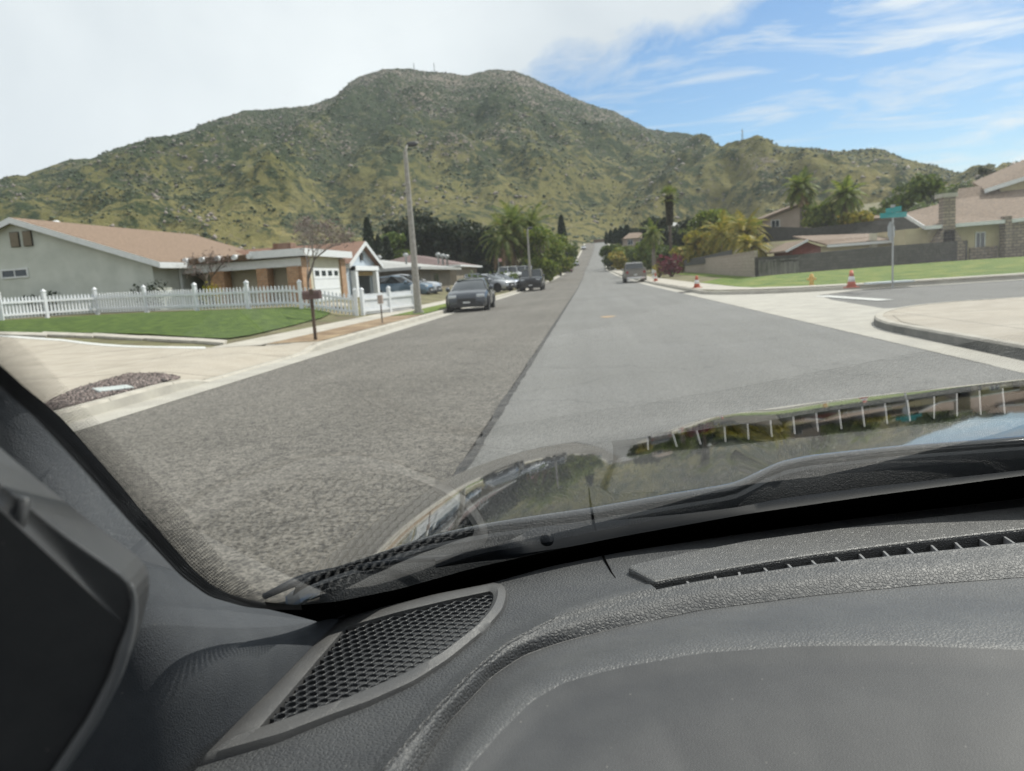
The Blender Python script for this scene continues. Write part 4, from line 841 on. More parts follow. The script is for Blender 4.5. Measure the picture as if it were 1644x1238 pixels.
# ------------------------------------------------------------------ picket fences
vinyl=mat('vinyl_white',(.66,.68,.71),(.74,.75,.77),4,.5)
def picket_fence(label,pts,hgt,pitch=.15,post_every=2.4,pw=.075,corner=()):
    t=thing('picket_fence',label,'fence','') if False else thing('picket_fence',label,'fence'); H(t); pk=MB(); rl=MB(); last=0
    for (a,b) in zip(pts[:-1],pts[1:]):
        A=Vector((a[0],a[1])); B=Vector((b[0],b[1])); D=(B-A); Ln=D.length; d=D/Ln; nn=Vector((-d.y,d.x)); n=max(1,round(Ln/post_every))
        for i in range(n+1):
            if i==0 and a!=pts[0]: continue
            p=A+D*(i/n); z=yard(p.x,p.y); m=MB(); m.box(-.065,.065,-.065,.065,-.1,hgt+.06); m.add([(-.085,-.085,hgt+.06),(.085,-.085,hgt+.06),(.085,.085,hgt+.06),(-.085,.085,hgt+.06),(0,0,hgt+.17)],[(0,1,4),(1,2,4),(2,3,4),(3,0,4),(3,2,1,0)])
            o=m.build('post',vinyl,t); o.location=(p.x,p.y,z); o.rotation_euler=(random.uniform(-.015,.015),random.uniform(-.015,.015),math.atan2(d.y,d.x))
        k=int(Ln/pitch)
        for i in range(k):
            p=A+d*(i+.5)*pitch; z=yard(p.x,p.y); h=hgt-.1+random.uniform(-.008,.008); a1=p-d*pw/2; b1=p+d*pw/2; q=nn*.022
            base=[(a1.x,a1.y,z+.05),(b1.x,b1.y,z+.05),(b1.x,b1.y,z+h-.07),(p.x,p.y,z+h),(a1.x,a1.y,z+h-.07)]; pk.prism(base,(q.x,q.y,0))
        for zz in (.2,hgt-.32):
            a3=(A.x-nn.x*.03,A.y-nn.y*.03,yard(*A)+zz); b3=(B.x-nn.x*.03,B.y-nn.y*.03,yard(*B)+zz)
            m_=8
            for i in range(m_):
                p=A+D*(i/m_); q=A+D*((i+1)/m_); rl.obox((p.x-nn.x*.03,p.y-nn.y*.03,yard(*p)+zz),(q.x-nn.x*.03,q.y-nn.y*.03,yard(*q)+zz),.04,.09)
    pk.build('pickets',vinyl,t); rl.build('rail',vinyl,t); return t
fl=[gp(*p) for p in [(-70,520),(4,515),(76,509.5),(157,504),(236,501.5),(317,499.5),(400,496.5),(484,495.5)]]
fc=gp(573,508); ff_=gp(664,497)
picket_fence('white picket fence running across the lawn in front of the sage green house',[(float(p[0]),float(p[1])) for p in fl]+[(float(fc[0]),float(fc[1]))],1.0)
picket_fence('sunlit white picket fence lining the sidewalk behind the lamp post',[(float(fc[0]),float(fc[1]))] +[(float(ff_[0]),float(ff_[1]))] if False else [(float(fc[0])+.12,float(fc[1])+.5),(float(ff_[0]),float(ff_[1])+.1)],1.0,pitch=.105,pw=.085)
P=gp(6,508); 
m=MB(); m.prism([(-.35,0,1.35),(.35,0,1.35),(.12,0,.62),(.1,0,0),(-.1,0,0),(-.12,0,.62)],(0,.06,0)); o=m.build('sign_board',mat('cream_board',(.50,.47,.38),(.6,.56,.46),4,.7)); o.location=(P[0]+.1,P[1]-.5,yard(P[0],P[1])); tag(o,'cream tapered board standing at the far left end of the fence','board')
# ------------------------------------------------------------------ street furniture
galv=mat('pole_concrete',(.24,.225,.2),(.36,.34,.31),9,.8,.3,60)
def lamp(label,X,Y,h,r0=.13,arm=1.9):
    t=thing('street_lamp',label,'lamp post',(X,Y,yard(X,Y)),0,'lamp posts on the left kerb')
    MB().tube([(0,0,-.1),(0,0,.12),(0,0,.121),(0,0,h)],[r0*1.5,r0*1.5,r0,r0*.55],12).build('pole',galv,t,smooth=True,sharp=40)
    MB().tube([(0,0,h-.15),(arm*.3,.1,h+.12),(arm,.3,h+.28)],[.05,.045,.035],8).build('arm',galv,t)
    m=MB(); m.lathe([(.02,-.4),(.1,-.36),(.15,-.1),(.15,.25),(.06,.42)],n=10,axis='x'); hd=m.build('lamp_head',dark_steel,t,smooth=True); hd.location=(arm+.15,.34,h+.3); hd.scale=(.55,.7,.7)
    return t
P=gp(672,504); zt_=z_at(650,243,float(P[1])); t=lamp('tall tapered grey lamp post beside the sunlit picket fence',float(P[0]),float(P[1]),zt_-yard(P[0],P[1]),r0=.145,arm=.05)
P=at_y(852,440,66); lamp('slender grey lamp post further up, behind the boxy dark car',float(X_at(851,66,440)),66,z_at(850,372,66)-yard(-6.6,66),r0=.13,arm=.05)
woodp=mat('brown_wood',(.06,.04,.028),(.12,.085,.06),8,.85,.4,20)
P=gp(507,547); t=thing('mailbox','brown mailbox on a slim dark post standing in the dirt strip','mailbox',(P[0],P[1],yard(P[0],P[1])))
MB().box(-.034,.034,-.034,.034,-.1,.98).build('post',woodp,t,bevel=.008)
m=MB(); prof=[(-.1,0),(.1,0),(.1,.12)]+[(.1*math.cos(a),.12+.09*math.sin(a)) for a in np.linspace(0,math.pi,9)]+[(-.1,.12)]
m.prism([(-.19,y,.98+z) for y,z in [(p[0]*1.0,p[1]) for p in prof]],(.42,0,0)); mb=m.build('box',mat('brown_box',(.08,.045,.04),(.13,.075,.065),4,.6),t,bevel=.006)
MB().box(.0,.1,-.125,-.112,1.1,1.22).build('flag',woodp,mb)
P=gp(614,519); t=thing('small_post_box','small pinkish box on a thin post at the far end of the dirt strip','post box',(P[0],P[1],yard(P[0],P[1])))
MB().box(-.018,.018,-.018,.018,-.1,.6).build('post',woodp,t); MB().box(-.08,.08,-.07,.07,.62,.9).build('box',stucco_p,t,bevel=.02)
# street sign
P=gp(1433,458); t=thing('street_sign_post','thin pole at the corner with teal street name blades and a sign seen from behind','street sign',(P[0],P[1],yard(P[0],P[1])))
hs=z_at(1432,340,float(P[1]))-yard(P[0],P[1])
MB().tube([(0,0,-.1),(0,0,hs)],.032,8).build('pole',steel,t)
teal=mat('teal_sign',(.02,.30,.30),None,rough=.45)
for rz,z in ((R_(12),hs-.12),(R_(98),hs+.06)):
    m=MB(); m.box(-.5,.5,-.012,.012,-.09,.09); o=m.build('name_blade',teal,t); o.location=(0,-.05,z+.0); o.rotation_euler=(0,0,rz)
MB().box(-.06,.06,-.06,.06,hs+.14,hs+.24).build('bracket',steel,t)
m=MB(); m.prism([(.36*math.cos(R_(22.5+45*i)),.05,.36*math.sin(R_(22.5+45*i))) for i in range(8)],(0,.012,0)); o=m.build('octagon_sign',mat('sign_back',(.33,.35,.36),None,rough=.5),t); o.location=(0,0,hs-.68); o.rotation_euler=(0,0,R_(50))
# hydrant
P=gp(1303,459); t=thing('fire_hydrant','small yellow fire hydrant on the lawn near the corner','hydrant',(P[0],P[1],yard(P[0],P[1])))
yel=mat('hydrant_yellow',(.50,.30,.05),(.6,.38,.08),5,.5)
t.scale=(.66,.66,.66)
MB().lathe([(.2,0),(.2,.05),(.13,.07),(.13,.5),(.17,.52),(.17,.56),(.14,.6),(.1,.72),(.03,.78)],n=14).build('barrel',yel,t,smooth=True,sharp=35)
m=MB(); m.lathe([(.06,-.24),(.06,.24)],(0,0,.42),10,'x'); m.lathe([(.08,-.27),(.08,-.22)],(0,0,.42),10,'x'); m.lathe([(.08,.22),(.08,.27)],(0,0,.42),10,'x'); m.build('nozzle',yel,t)
orange=mat('cone_orange',(.42,.085,.04),(.52,.12,.06),5,.6)
def cone(label,x,y,h=.44,group='orange cones along the right kerb',tilt=0):
    t=thing('traffic_cone',label,'traffic cone',(x,y,(yard(x,y)+.02) if x>5.1 else zr(y)+.012),.3,group)
    MB().lathe([(.17,.04),(.13,.2),(.125,.22)],n=14).build('lower_cone',orange,t,smooth=True)
    m=MB(); m.lathe([(.126,.22),(.095,.38),(.09,.40)],n=14); m.build('white_band',white_p,t,smooth=True)
    MB().lathe([(.091,.40),(.05,.62),(.045,h),(.03,h+.01)],n=14).build('cone_tip',orange,t,smooth=True)
    MB().box(-.2,.2,-.2,.2,0,.04).build('base',orange,t,bevel=.01); return t
P=gp(1367,463); cone('traffic cone at the curved corner between hydrant and street sign',P[0],P[1])
P=gp(1119,463); cone('traffic cone on the sidewalk ahead of the bougainvillea and wall',P[0]+.0,P[1],.62)
P=gp(1051,452); cone('traffic cone just right of the parked pickup',5.5,float(P[1]),.7)
# water-meter lid in the gravel, utility marks
P=[gp(*p) for p in ((148,628),(205,622),(216,626),(160,633))]
m=MB(); m.prism([(p[0],p[1],yard(p[0],p[1])+.012) for p in P],(0,0,.03)); tag(m.build('meter_lid',mat('lid_concrete',(.42,.46,.45),(.52,.55,.53),4,.8),bevel=.008),'pale rectangular utility lid lying in the red gravel','utility lid')
P=at_z(976,509,0); m=MB(); m.prism([(P[0]+.22*math.cos(a)*(1+.2*math.sin(3*a)),P[1]+.42*math.sin(a),.0085) for a in np.linspace(0,6.283,14)[:-1]],(0,0,.002)); m.build('utility_mark',mat('faded_orange',(.40,.28,.16),(.33,.25,.17),6,.9))['kind']='structure'
P=gp(1375,459); m=MB(); m.prism([(P[0]+.3,P[1]-.5,.19),(P[0]+1.9,P[1]-.5,.19),(P[0]+1.9,P[1]+.1,.19),(P[0]+.3,P[1]+.1,.19)],(0,0,.06)); tag(m.build('pale_slab',mat('blue_white',(.55,.60,.62),(.62,.66,.68),4,.7)),'pale bluish slab lying beside the corner traffic cone','slab')
P=gp(545,503); m=MB(); m.lathe([(.9,0),(.75,.08),(.35,.16),(.1,.18)],n=14); o=m.build('gravel_mound',conc); o.location=(P[0]-1.,P[1]+2.,yard(P[0]-1.,P[1]+2.)); o.scale=(1,.7,1); tag(o,'low pale sand mound inside the picket fence corner','mound')
# ------------------------------------------------------------------ cars
tyre_m=mat('tyre_rubber',(.018,.018,.018),None,rough=.85); rim_m=mat('alloy_rim',(.35,.35,.36),None,rough=.35,metal=.8)
hl_m=mat('headlight_glass',(.55,.57,.60),None,rough=.1,spec=.9); tl_m=mat('tail_red',(.25,.012,.012),None,rough=.25); blackpl=mat('black_plastic',(.015,.015,.017),None,rough=.5)
chrome=mat('chrome',(.6,.6,.62),None,rough=.12,metal=1); plate_m=mat('plate_white',(.6,.6,.6),None,rough=.5)
cglass=mat('car_glass',(.018,.024,.028),None,rough=.03,spec=1.)
def car(name,label,cat,x,y,rz,paint,kind='suv',L=4.6,W=1.84,Hh=1.6,group=None,z=None):
    """origin at the centre on the ground, nose towards -Y before rotation"""
    t=thing(name,label,cat,(x,y,(zr(y) if z is None else z)),rz,group)
    # stations: (y, z_low, z_belt(side top), half width, z_hood)  nose to tail
    if kind=='suv':   st=[(-.5,.34,.62,.70),(-.485,.26,.78,.86),(-.44,.22,.90,.95),(-.33,.20,.985,.99),(-.2,.2,1.03,1.),(0,.2,1.05,1.),(.2,.2,1.07,1.),(.36,.21,1.09,.99),(.46,.24,1.08,.95),(.495,.30,1.0,.86),(.5,.36,.92,.80)]; gh=[(-.24,1.03,.90),(-.06,1.50,.70),(.08,1.6,.69),(.26,1.55,.69),(.40,1.38,.70),(.48,1.07,.86)]
    elif kind=='boxy': st=[(-.5,.36,.80,.86),(-.49,.30,.98,.95),(-.46,.26,1.06,.98),(-.3,.22,1.1,1.),(0,.22,1.12,1.),(.3,.22,1.12,1.),(.47,.24,1.12,.98),(.495,.3,1.08,.94),(.5,.36,1.0,.9)]; gh=[(-.22,1.1,.93),(-.13,1.68,.82),(.0,1.74,.82),(.3,1.72,.82),(.45,1.66,.82),(.49,1.12,.93)]
    elif kind=='pickup': st=[(-.5,.40,.80,.84),(-.49,.34,1.0,.94),(-.46,.30,1.08,.98),(-.3,.28,1.12,1.),(0,.28,1.12,1.),(.3,.3,1.12,1.),(.47,.32,1.12,1.),(.5,.40,1.1,.98)]; gh=[(-.2,1.12,.90),(-.1,1.66,.78),(0.,1.76,.78),(.08,1.74,.78),(.12,1.66,.78),(.15,1.12,.9)]
    else: st=[(-.5,.32,.55,.66),(-.485,.24,.68,.84),(-.44,.2,.78,.95),(-.3,.18,.88,.99),(0,.18,.92,1.),(.25,.18,.94,1.),(.42,.2,.95,.96),(.49,.26,.90,.86),(.5,.34,.82,.76)]; gh=[(-.22,.90,.88),(-.05,1.36,.70),(.08,1.42,.69),(.2,1.38,.69),(.38,.98,.84)]
    sc=Hh/gh[2][1]; hw=W/2; rows=[]
    for (u,zl,zb_,k) in st:
        zl*=sc; zb_*=sc; w=hw*k; yy=u*L
        rows.append([(-w*.9,yy,zl),(-w,yy,zl+.12),(-w,yy,(zl+zb_)/2),(-w*.985,yy,zb_-.07),(-w*.93,yy,zb_),(-w*.5,yy,zb_+.03*sc),(0,yy,zb_+.04*sc),(w*.5,yy,zb_+.03*sc),(w*.93,yy,zb_),(w*.985,yy,zb_-.07),(w,yy,(zl+zb_)/2),(w,yy,zl+.12),(w*.9,yy,zl)])
    m=MB(); m.grid(rows); n=len(rows[0]); nr=len(rows); m.f.append(tuple(range(n))); m.f.append(tuple((nr-1)*n+i for i in range(n))[::-1])
    for i in range(nr-1): m.f.append((i*n,(i+1)*n,(i+1)*n+n-1,i*n+n-1))
    body=m.build('body',paint,t,smooth=True,sharp=38)
    wr=(.34 if kind!='pickup' else .38); wy=[-.32*L,.29*L]
    # greenhouse
    rows=[]
    for (u,zz,k) in gh:
        zz*=sc; yy=u*L; w=hw*k; wb=hw*.9; zb2=gh[0][1]*sc-.03; rows.append([(-wb,yy,zb2),(-w,yy,zz-.05) if zz>zb2+.2 else (-wb*.99,yy,zb2+.01),(-w*.9,yy,zz),(0,yy,zz+.015),(w*.9,yy,zz),(w,yy,zz-.05) if zz>zb2+.2 else (wb*.99,yy,zb2+.01),(wb,yy,zb2)])
    m=MB(); m.grid(rows); nr=len(rows); m.f.append(tuple(range(7))); m.f.append(tuple((nr-1)*7+i for i in range(7))[::-1]); m.build('windows',cglass,t,smooth=True,sharp=30)
    # roof panel + pillars in paint
    m=MB(); rr=[r for r in rows[1:-1]]
    m.grid([[ (p[0]*1.01,p[1],p[2]+.012) for p in r[1:6]] for r in rr]); m.build('roof',paint,t,smooth=True)
    m=MB()
    for s in(0,6):
        for a,b in ((0,1),(len(rows)-1,len(rows)-2)):
            q=1 if s==0 else 5; m.tube([Vector(rows[a][s])*1.0,Vector(rows[b][q])],.035,5)
        mid=len(rows)//2; q=1 if s==0 else 5
        m.tube([(rows[mid][s][0],rows[mid][s][1],rows[mid][s][2]),rows[mid][q]],.04,5)
    m.build('pillar',paint if kind!='suv' else blackpl,t)
    for s in(-1,1):
        for yy in wy:
            a=MB(); a.lathe([(wr*.62,-.11),(wr*.95,-.11),(wr,-.07),(wr,.07),(wr*.95,.11),(wr*.62,.11)],n=20,axis='x'); wh=a.build('wheel',tyre_m,t,smooth=True,sharp=40); wh.location=(s*(hw-.10),yy,wr)
            b_=MB(); b_.lathe([(wr*.62,-.02),(wr*.60,.095*1),(wr*.5,.06),(wr*.15,.07),(.02,.08)],n=20,axis='x')
            for k in range(5): a2=k*1.2566; b_.obox((.085,0,0),(.085,wr*.58*math.cos(a2),wr*.58*math.sin(a2)),.05,.02,up=(1,0,0))
            rm_=b_.build('rim',rim_m,wh); rm_.scale=(s,1,1)
            ar=MB(); ar.tube([(s*(hw+.004),yy+(wr+.05)*math.cos(q),wr+(wr+.05)*math.sin(q)) for q in np.linspace(-.15,math.pi+.15,13)],.035,5); ar.build('wheel_arch',blackpl,t)
            dk=MB(); dk.lathe([(wr+.045,-.02),(wr+.045,.006)],n=18,axis='x'); o=dk.build('arch_recess',blackpl,t); o.location=(s*(hw-.0),yy,wr)
        zl=(.68 if kind in('suv',) else .82 if kind in('boxy','pickup') else .58)*sc
        h=MB(); h.box(s*hw*.5-.02 if s>0 else -hw*.86,hw*.86 if s>0 else -hw*.5+.02,-.497*L,-.455*L,zl,zl+.13); h.build('headlight',hl_m,t,bevel=.03)
        h=MB(); h.box(min(s*hw*.66,s*hw*.9),max(s*hw*.66,s*hw*.9),.46*L,.502*L,(.80 if kind!='sedan' else .68)*sc,(1.0 if kind!='sedan' else .84)*sc); h.build('tail_light',tl_m,t,bevel=.02)
        h=MB(); h.lathe([(.03,-.1),(.1,-.06),(.11,.04),(.05,.1)],n=8,axis='x'); o=h.build('mirror',paint,t,smooth=True); o.location=(s*(hw+.06),gh[0][0]*L+.3,gh[0][1]*sc+.06)
    g=MB(); zl=.5*sc if kind!='boxy' else .74*sc; g.box(-hw*.46,hw*.46,-.504*L,-.47*L,zl-.12,zl+.14); g.build('grille',blackpl,t,bevel=.02)
    g=MB(); g.box(-hw*.8,hw*.8,-.506*L,-.46*L,.24*sc,.40*sc); g.box(-hw*.85,hw*.85,.47*L,.508*L,.30*sc,.50*sc); g.build('bumper',chrome if kind=='pickup' else blackpl,t,bevel=.03)
    g=MB(); g.box(-.15,.15,-.512*L,-.506*L,.42*sc,.5*sc); g.box(-.15,.15,.503*L,.511*L,.62*sc,.74*sc); g.build('number_plate',plate_m,t)
    if kind=='pickup':
        g=MB(); g.box(-hw*.88,hw*.88,.18*L,.48*L,1.125*sc,1.14*sc); g.build('bed',blackpl,t)
        g=MB(); 
        for s in(-1,1): g.box(min(s*hw*.86,s*hw*.97),max(s*hw*.86,s*hw*.97),.16*L,.498*L,1.1*sc,1.2*sc)
        g.box(-hw*.9,hw*.9,.485*L,.5*L,1.1*sc,1.2*sc); g.build('bed_rail',paint,t)
    return t
def paintm(name,c,metal=.35,rough=.28): return mat(name,c,None,rough=rough,metal=metal,coat=.8)
pa=paintm('dark_grey_paint',(.045,.052,.065)); pb=paintm('black_paint',(.02,.022,.026)); pc=paintm('tan_silver_paint',(.17,.155,.135)); pd=paintm('blue_grey_paint',(.10,.16,.22)); pe=paintm('silver_paint',(.42,.43,.45)); pf=paintm('dark_red_paint',(.22,.03,.035)); pg=paintm('white_car_paint',(.68,.69,.70),0,.3); ph=paintm('navy_paint',(.03,.045,.08))
P=gp(748,500,roadz)
car('parked_car','dark grey crossover parked facing us at the left kerb, nearest of the parked cars','car',-5.25,34.0,R_(2.5),pa,'suv',4.3,1.78,1.40)
car('parked_car','boxy black off-road car parked behind the grey crossover at the left kerb','car',-4.95,67.5,R_(0),pb,'boxy',4.7,1.95,1.86)
car('parked_car','small dark red car parked far up the left kerb','car',-5.0,196,0,pf,'sedan',4.5,1.8,1.5)
car('parked_car','small silver blue car parked beyond the dark red one on the left kerb','car',-4.0,252,0,pe,'suv',4.6,1.85,1.6)
car('parked_car','tiny white car parked near the top of the rising street','car',-1.6,322,0,pg,'suv',4.8,1.9,1.7)
car('pickup_truck','tan grey pickup parked on the right kerb with its tailgate towards us','pickup truck',4.3,74.5,R_(180),pc,'pickup',5.6,1.98,1.86)
car('driveway_car','blue grey sedan in the driveway behind the sunlit picket fence','car',X_at(640,52.6),52.6,R_(82),pd,'suv',4.5,1.85,1.6,'cars on the driveway behind the fence',z=.36)
car('driveway_car','second silver car just behind the blue grey one, tail beside the lamp post','car',X_at(655,54.9),54.8,R_(82),pe,'suv',4.5,1.85,1.68,'cars on the driveway behind the fence',z=.36)
car('driveway_car','pale silver car parked across the driveway beyond the grey crossover','car',X_at(783,64),64.5,R_(60),pe,'sedan',4.6,1.8,1.5,z=.2)
car('driveway_car','dark car half hidden behind the pale silver one','car',X_at(800,70),70,R_(50),ph,'sedan',4.6,1.8,1.5,z=.2)
car('driveway_car','dark car parked left of the pale silver one, above the grey crossover','car',X_at(752,60),62,R_(10),ph,'suv',4.4,1.8,1.6,z=.2)
car('garage_car','white car standing inside the open blue gabled garage','car',-16.6,47.7,R_(86),pg,'sedan',4.4,1.8,1.45,z=.16)
for i,px in enumerate((809,823,836,846)):
    VL=['leftmost white van under the weeping palms','second white van from the left under the weeping palms','third white van from the left under the weeping palms','rightmost white van under the weeping palms, by the far lamp post']
    car('white_van',VL[i],'van',X_at(px,101+i*1.2),101+i*1.2,R_(4*i-6),pg,'boxy',4.2,1.5,2.35,'white vans under the palms',z=.35)
P=at_y(800,432,90); t=thing('house_flag','small faded red flag hanging beside the brown roof','flag',(X_at(801,84),84,2.2)); MB().tube([(0,0,-2),(0,0,1.3)],.03,6).build('pole',steel,t); m=MB(); m.grid([[(x*.35,.05*math.sin(x*7),z) for x in np.linspace(0,1,6)] for z in np.linspace(.85,1.2,4)]); m.build('cloth',mat('flag_cloth',(.45,.15,.14),(.6,.4,.38),3,.8),t)
# ------------------------------------------------------------------ the car we look out of
own=thing('car','dark car interior in front of the camera: dashboard, speaker grille, windscreen, wiper and black bonnet','car')
def grain(sc,st,dist=.0006):
    def fx(n,l,b,v):
        bc=tuple(b.inputs['Base Color'].default_value); dn=noi(n,l,v,22,6,.7); dv=n.new('ShaderNodeTexVoronoi'); dv.inputs['Scale'].default_value=75; l.new(v,dv.inputs[0])
        dk=mathn(n,l,'LESS_THAN',dv.outputs['Distance'],.05); r9=n.new('ShaderNodeValToRGB'); l.new(dn,r9.inputs[0]); r9.color_ramp.elements[0].position=.3; r9.color_ramp.elements[1].position=.75
        r9.color_ramp.elements[0].color=(bc[0]*.86,bc[1]*.86,bc[2]*.86,1); r9.color_ramp.elements[1].color=(bc[0]*1.22+.004,bc[1]*1.2+.004,bc[2]*1.15+.003,1)
        mz_=n.new('ShaderNodeMix'); mz_.data_type='RGBA'; l.new(mathn(n,l,'MULTIPLY',dk,.35),mz_.inputs[0]); l.new(r9.outputs[0],mz_.inputs[6]); mz_.inputs[7].default_value=(.22,.21,.19,1); l.new(mz_.outputs[2],b.inputs['Base Color'])
        vo=n.new('ShaderNodeTexVoronoi'); vo.feature='DISTANCE_TO_EDGE'; vo.inputs['Scale'].default_value=sc
        nz=n.new('ShaderNodeTexNoise'); nz.inputs['Scale'].default_value=sc*.6; l.new(v,nz.inputs[0]); md=n.new('ShaderNodeVectorMath'); md.operation='MULTIPLY_ADD'; l.new(nz.outputs['Color'],md.inputs[0]); md.inputs[1].default_value=(.9/sc,)*3; l.new(v,md.inputs[2]); l.new(md.outputs[0],vo.inputs[0])
        r=n.new('ShaderNodeValToRGB'); l.new(vo.outputs['Distance'],r.inputs[0]); r.color_ramp.elements[0].position=0.02; r.color_ramp.elements[1].position=.28; r.color_ramp.interpolation='EASE'
        f2=noi(n,l,v,sc*2.4,3,.6)
        bp=n.new('ShaderNodeBump'); bp.inputs['Strength'].default_value=st; bp.inputs['Distance'].default_value=dist; l.new(mathn(n,l,'MULTIPLY_ADD',f2,.25,r.outputs[0]),bp.inputs['Height']); l.new(bp.outputs[0],b.inputs['Normal'])
        g=n.new('ShaderNodeTexNoise'); g.inputs['Scale'].default_value=9; l.new(v,g.inputs[0]); r3=n.new('ShaderNodeMapRange'); r3.inputs[3].default_value=b.inputs['Roughness'].default_value-.05; r3.inputs[4].default_value=b.inputs['Roughness'].default_value+.07; l.new(g.outputs[0],r3.inputs[0]); l.new(r3.outputs[0],b.inputs['Roughness'])
    return fx
dashm=mat('dash_vinyl',(.047,.049,.053),None,rough=.52,spec=.45,extra=grain(290,.5,.0008))
dashf=mat('dash_vinyl_fine',(.080,.080,.081),None,rough=.45,spec=.6,extra=grain(420,.9,.0006))
hoodm=mat('cluster_hood_vinyl',(.031,.033,.038),None,rough=.58,spec=.4,extra=grain(600,.15,.0003))
trimd=mat('pillar_trim',(.052,.057,.066),None,rough=.75,spec=.3,extra=grain(700,.5,.0004))
framem=mat('speaker_frame',(.070,.070,.072),None,rough=.42,spec=.45,extra=grain(900,.4,.0003))
grillm=mat('grille_plastic',(.035,.037,.041),None,rough=.38,spec=.5)
voidm=mat('void_black',(.004,.004,.004),None,rough=1.,spec=0)
sealm=mat('black_seal',(.008,.008,.009),None,rough=.7,spec=.3)
doorm=mat('door_plastic',(.044,.046,.050),None,rough=.42,spec=.6,extra=grain(600,.12,.0003))
cowlm=mat('cowl_plastic',(.014,.016,.019),None,rough=.62,spec=.25,extra=grain(260,.8,.0008))
wipm=mat('wiper_black',(.010,.013,.018),None,rough=.5,spec=.2)
bonm=mat('bonnet_paint',(.006,.007,.008),None,rough=.04,spec=.6,coat=1.)
def res(pts,n,k=3):
    p=np.array(pts,float); s=np.r_[0,np.cumsum(np.hypot(*np.diff(p[:,:2],axis=0).T))]; u=np.linspace(0,s[-1],n); o=np.stack([np.interp(u,s,p[:,i]) for i in range(p.shape[1])],1)
    for _ in range(k): o[1:-1]=(o[:-2]+2*o[1:-1]+o[2:])/4
    return o
NC=150
def rowz(pts,z,n=NC,k=3):
    q=res(pts,n,k); P=np.array([at_z(a,b,1.35+z) for a,b in q]); d=(P[-1]-P[-16]); d=d/d[0]*.06; e=np.arange(1,14)[:,None]
    return np.vstack([P,P[-1]+d*e-np.array([0,.0022,0])*e*e]),np.vstack([q,q[-1]+np.array([60,0])*e])
ra,qa=rowz([(180,1370),(325,1225),(430,1116),(545,1002),(600,984),(700,958),(800,933),(880,910),(1000,886),(1200,856),(1400,829),(1760,786)],-.305,k=1)
rs1,qs1=rowz([(505,1370),(597,1232),(680,1135),(745,1068),(808,1018),(890,978),(960,955),(1049,935),(1126,921),(1217,905),(1307,891),(1443,873),(1760,836)],-.301)
rs2,qs2=rowz([(530,1370),(617,1237),(700,1140),(760,1078),(820,1030),(900,990),(1013,955),(1126,932),(1307,906),(1480,887),(1760,859)],-.291)
rv,_=rowz([(600,1370),(672,1237),(720,1160),(790,1085),(840,1052),(900,1031),(990,1008),(1126,979),(1307,956),(1488,938),(1760,918)],-.3035)
rh,_=rowz([(660,1370),(741,1237),(800,1170),(850,1120),(900,1091),(990,1067),(1126,1043),(1285,1032),(1443,1031),(1760,1042)],-.280)
rh2,_=rowz([(760,1500),(850,1370),(930,1290),(1000,1240),(1080,1200),(1200,1180),(1300,1170),(1480,1170),(1760,1190)],-.294)
rh3,_=rowz([(1000,1700),(1050,1600),(1100,1560),(1200,1520),(1300,1500),(1400,1490),(1500,1490),(1600,1490),(1760,1500)],-.322)
def spl(rows,sub):
    # centripetal-ish Catmull-Rom across rows
    R=[np.array(r) for r in rows]; out=[]
    for i in range(len(R)-1):
        p0=R[max(i-1,0)];p1=R[i];p2=R[i+1];p3=R[min(i+2,len(R)-1)]
        for t in np.linspace(0,1,sub,endpoint=False): out.append(.5*((2*p1)+(-p0+p2)*t+(2*p0-5*p1+4*p2-p3)*t*t+(-p0+3*p1-3*p2+p3)*t**3))
    out.append(R[-1]); return out
ra_b=ra.copy(); ra_b[:,1]+=.006; ra_b[:,2]-=.02
m1=np.clip((qs1[:,0]-1046)/6,0,1)[:,None]
s1b=rs1+ (rs2-rs1)*.03; s1b[:,2:3]-=.06*m1
s2b=rs1+ (rs2-rs1)*.80; s2b[:,2:3]=s2b[:,2:3]*(1-m1)+(1.35-.36)*m1
mid=lambda a,b,t:a+(b-a)*t
pad=[ra_b,ra,mid(ra,rs1,.33),mid(ra,rs1,.66),rs1,s1b,s2b]
lipa=rs2.copy(); lipa[:,2]-=.004; d12=(rs2-rs1); lipa=rs2-d12*.10; lipa[:,2]-=.0035
lip=spl([lipa,rs2,rs2+(rv-rs2)*.14+np.array([0,0,.0006]),rs2+(rv-rs2)*.6+np.array([0,0,.0035]),rv],4)
MB().grid([[tuple(p) for p in r] for r in (ra+np.array([0,.075,-.032]),ra+np.array([0,.03,-.012]),ra+np.array([0,.002,-.004]))]).build('glass_channel',voidm,own)
MB().grid([[tuple(p) for p in r] for r in pad+lip]).build('dashboard',dashm,own,smooth=True,sharp=55)
valley=spl([rv+(rs2-rv)*.03+np.array([0,0,-.0012]),rv+(rh-rv)*.02+np.array([0,0,-.0004]),mid(rv,rh,.25)+np.array([0,0,-.0015]),mid(rv,rh,.75)+np.array([0,0,.003]),rh],4)
hood=[valley[-1]]+spl([rh,mid(rh,rh2,.10)+np.array([0,0,-.0004]),mid(rh,rh2,.25)+np.array([0,0,-.0008]),mid(rh,rh2,.5),rh2,rh3],4)[1:]
bandm=mat('band_vinyl',(.060,.062,.066),None,rough=.5,spec=.5,extra=grain(330,.4,.0006))
ih=MB().grid([[tuple(p) for p in r] for r in valley+hood[2:]]).build('instrument_hood',bandm,own,smooth=True); ih.data.materials.append(hoodm)
nc_=len(rv)-1
for k,pg_ in enumerate(ih.data.polygons):
    if k//nc_>=len(valley): pg_.material_index=1
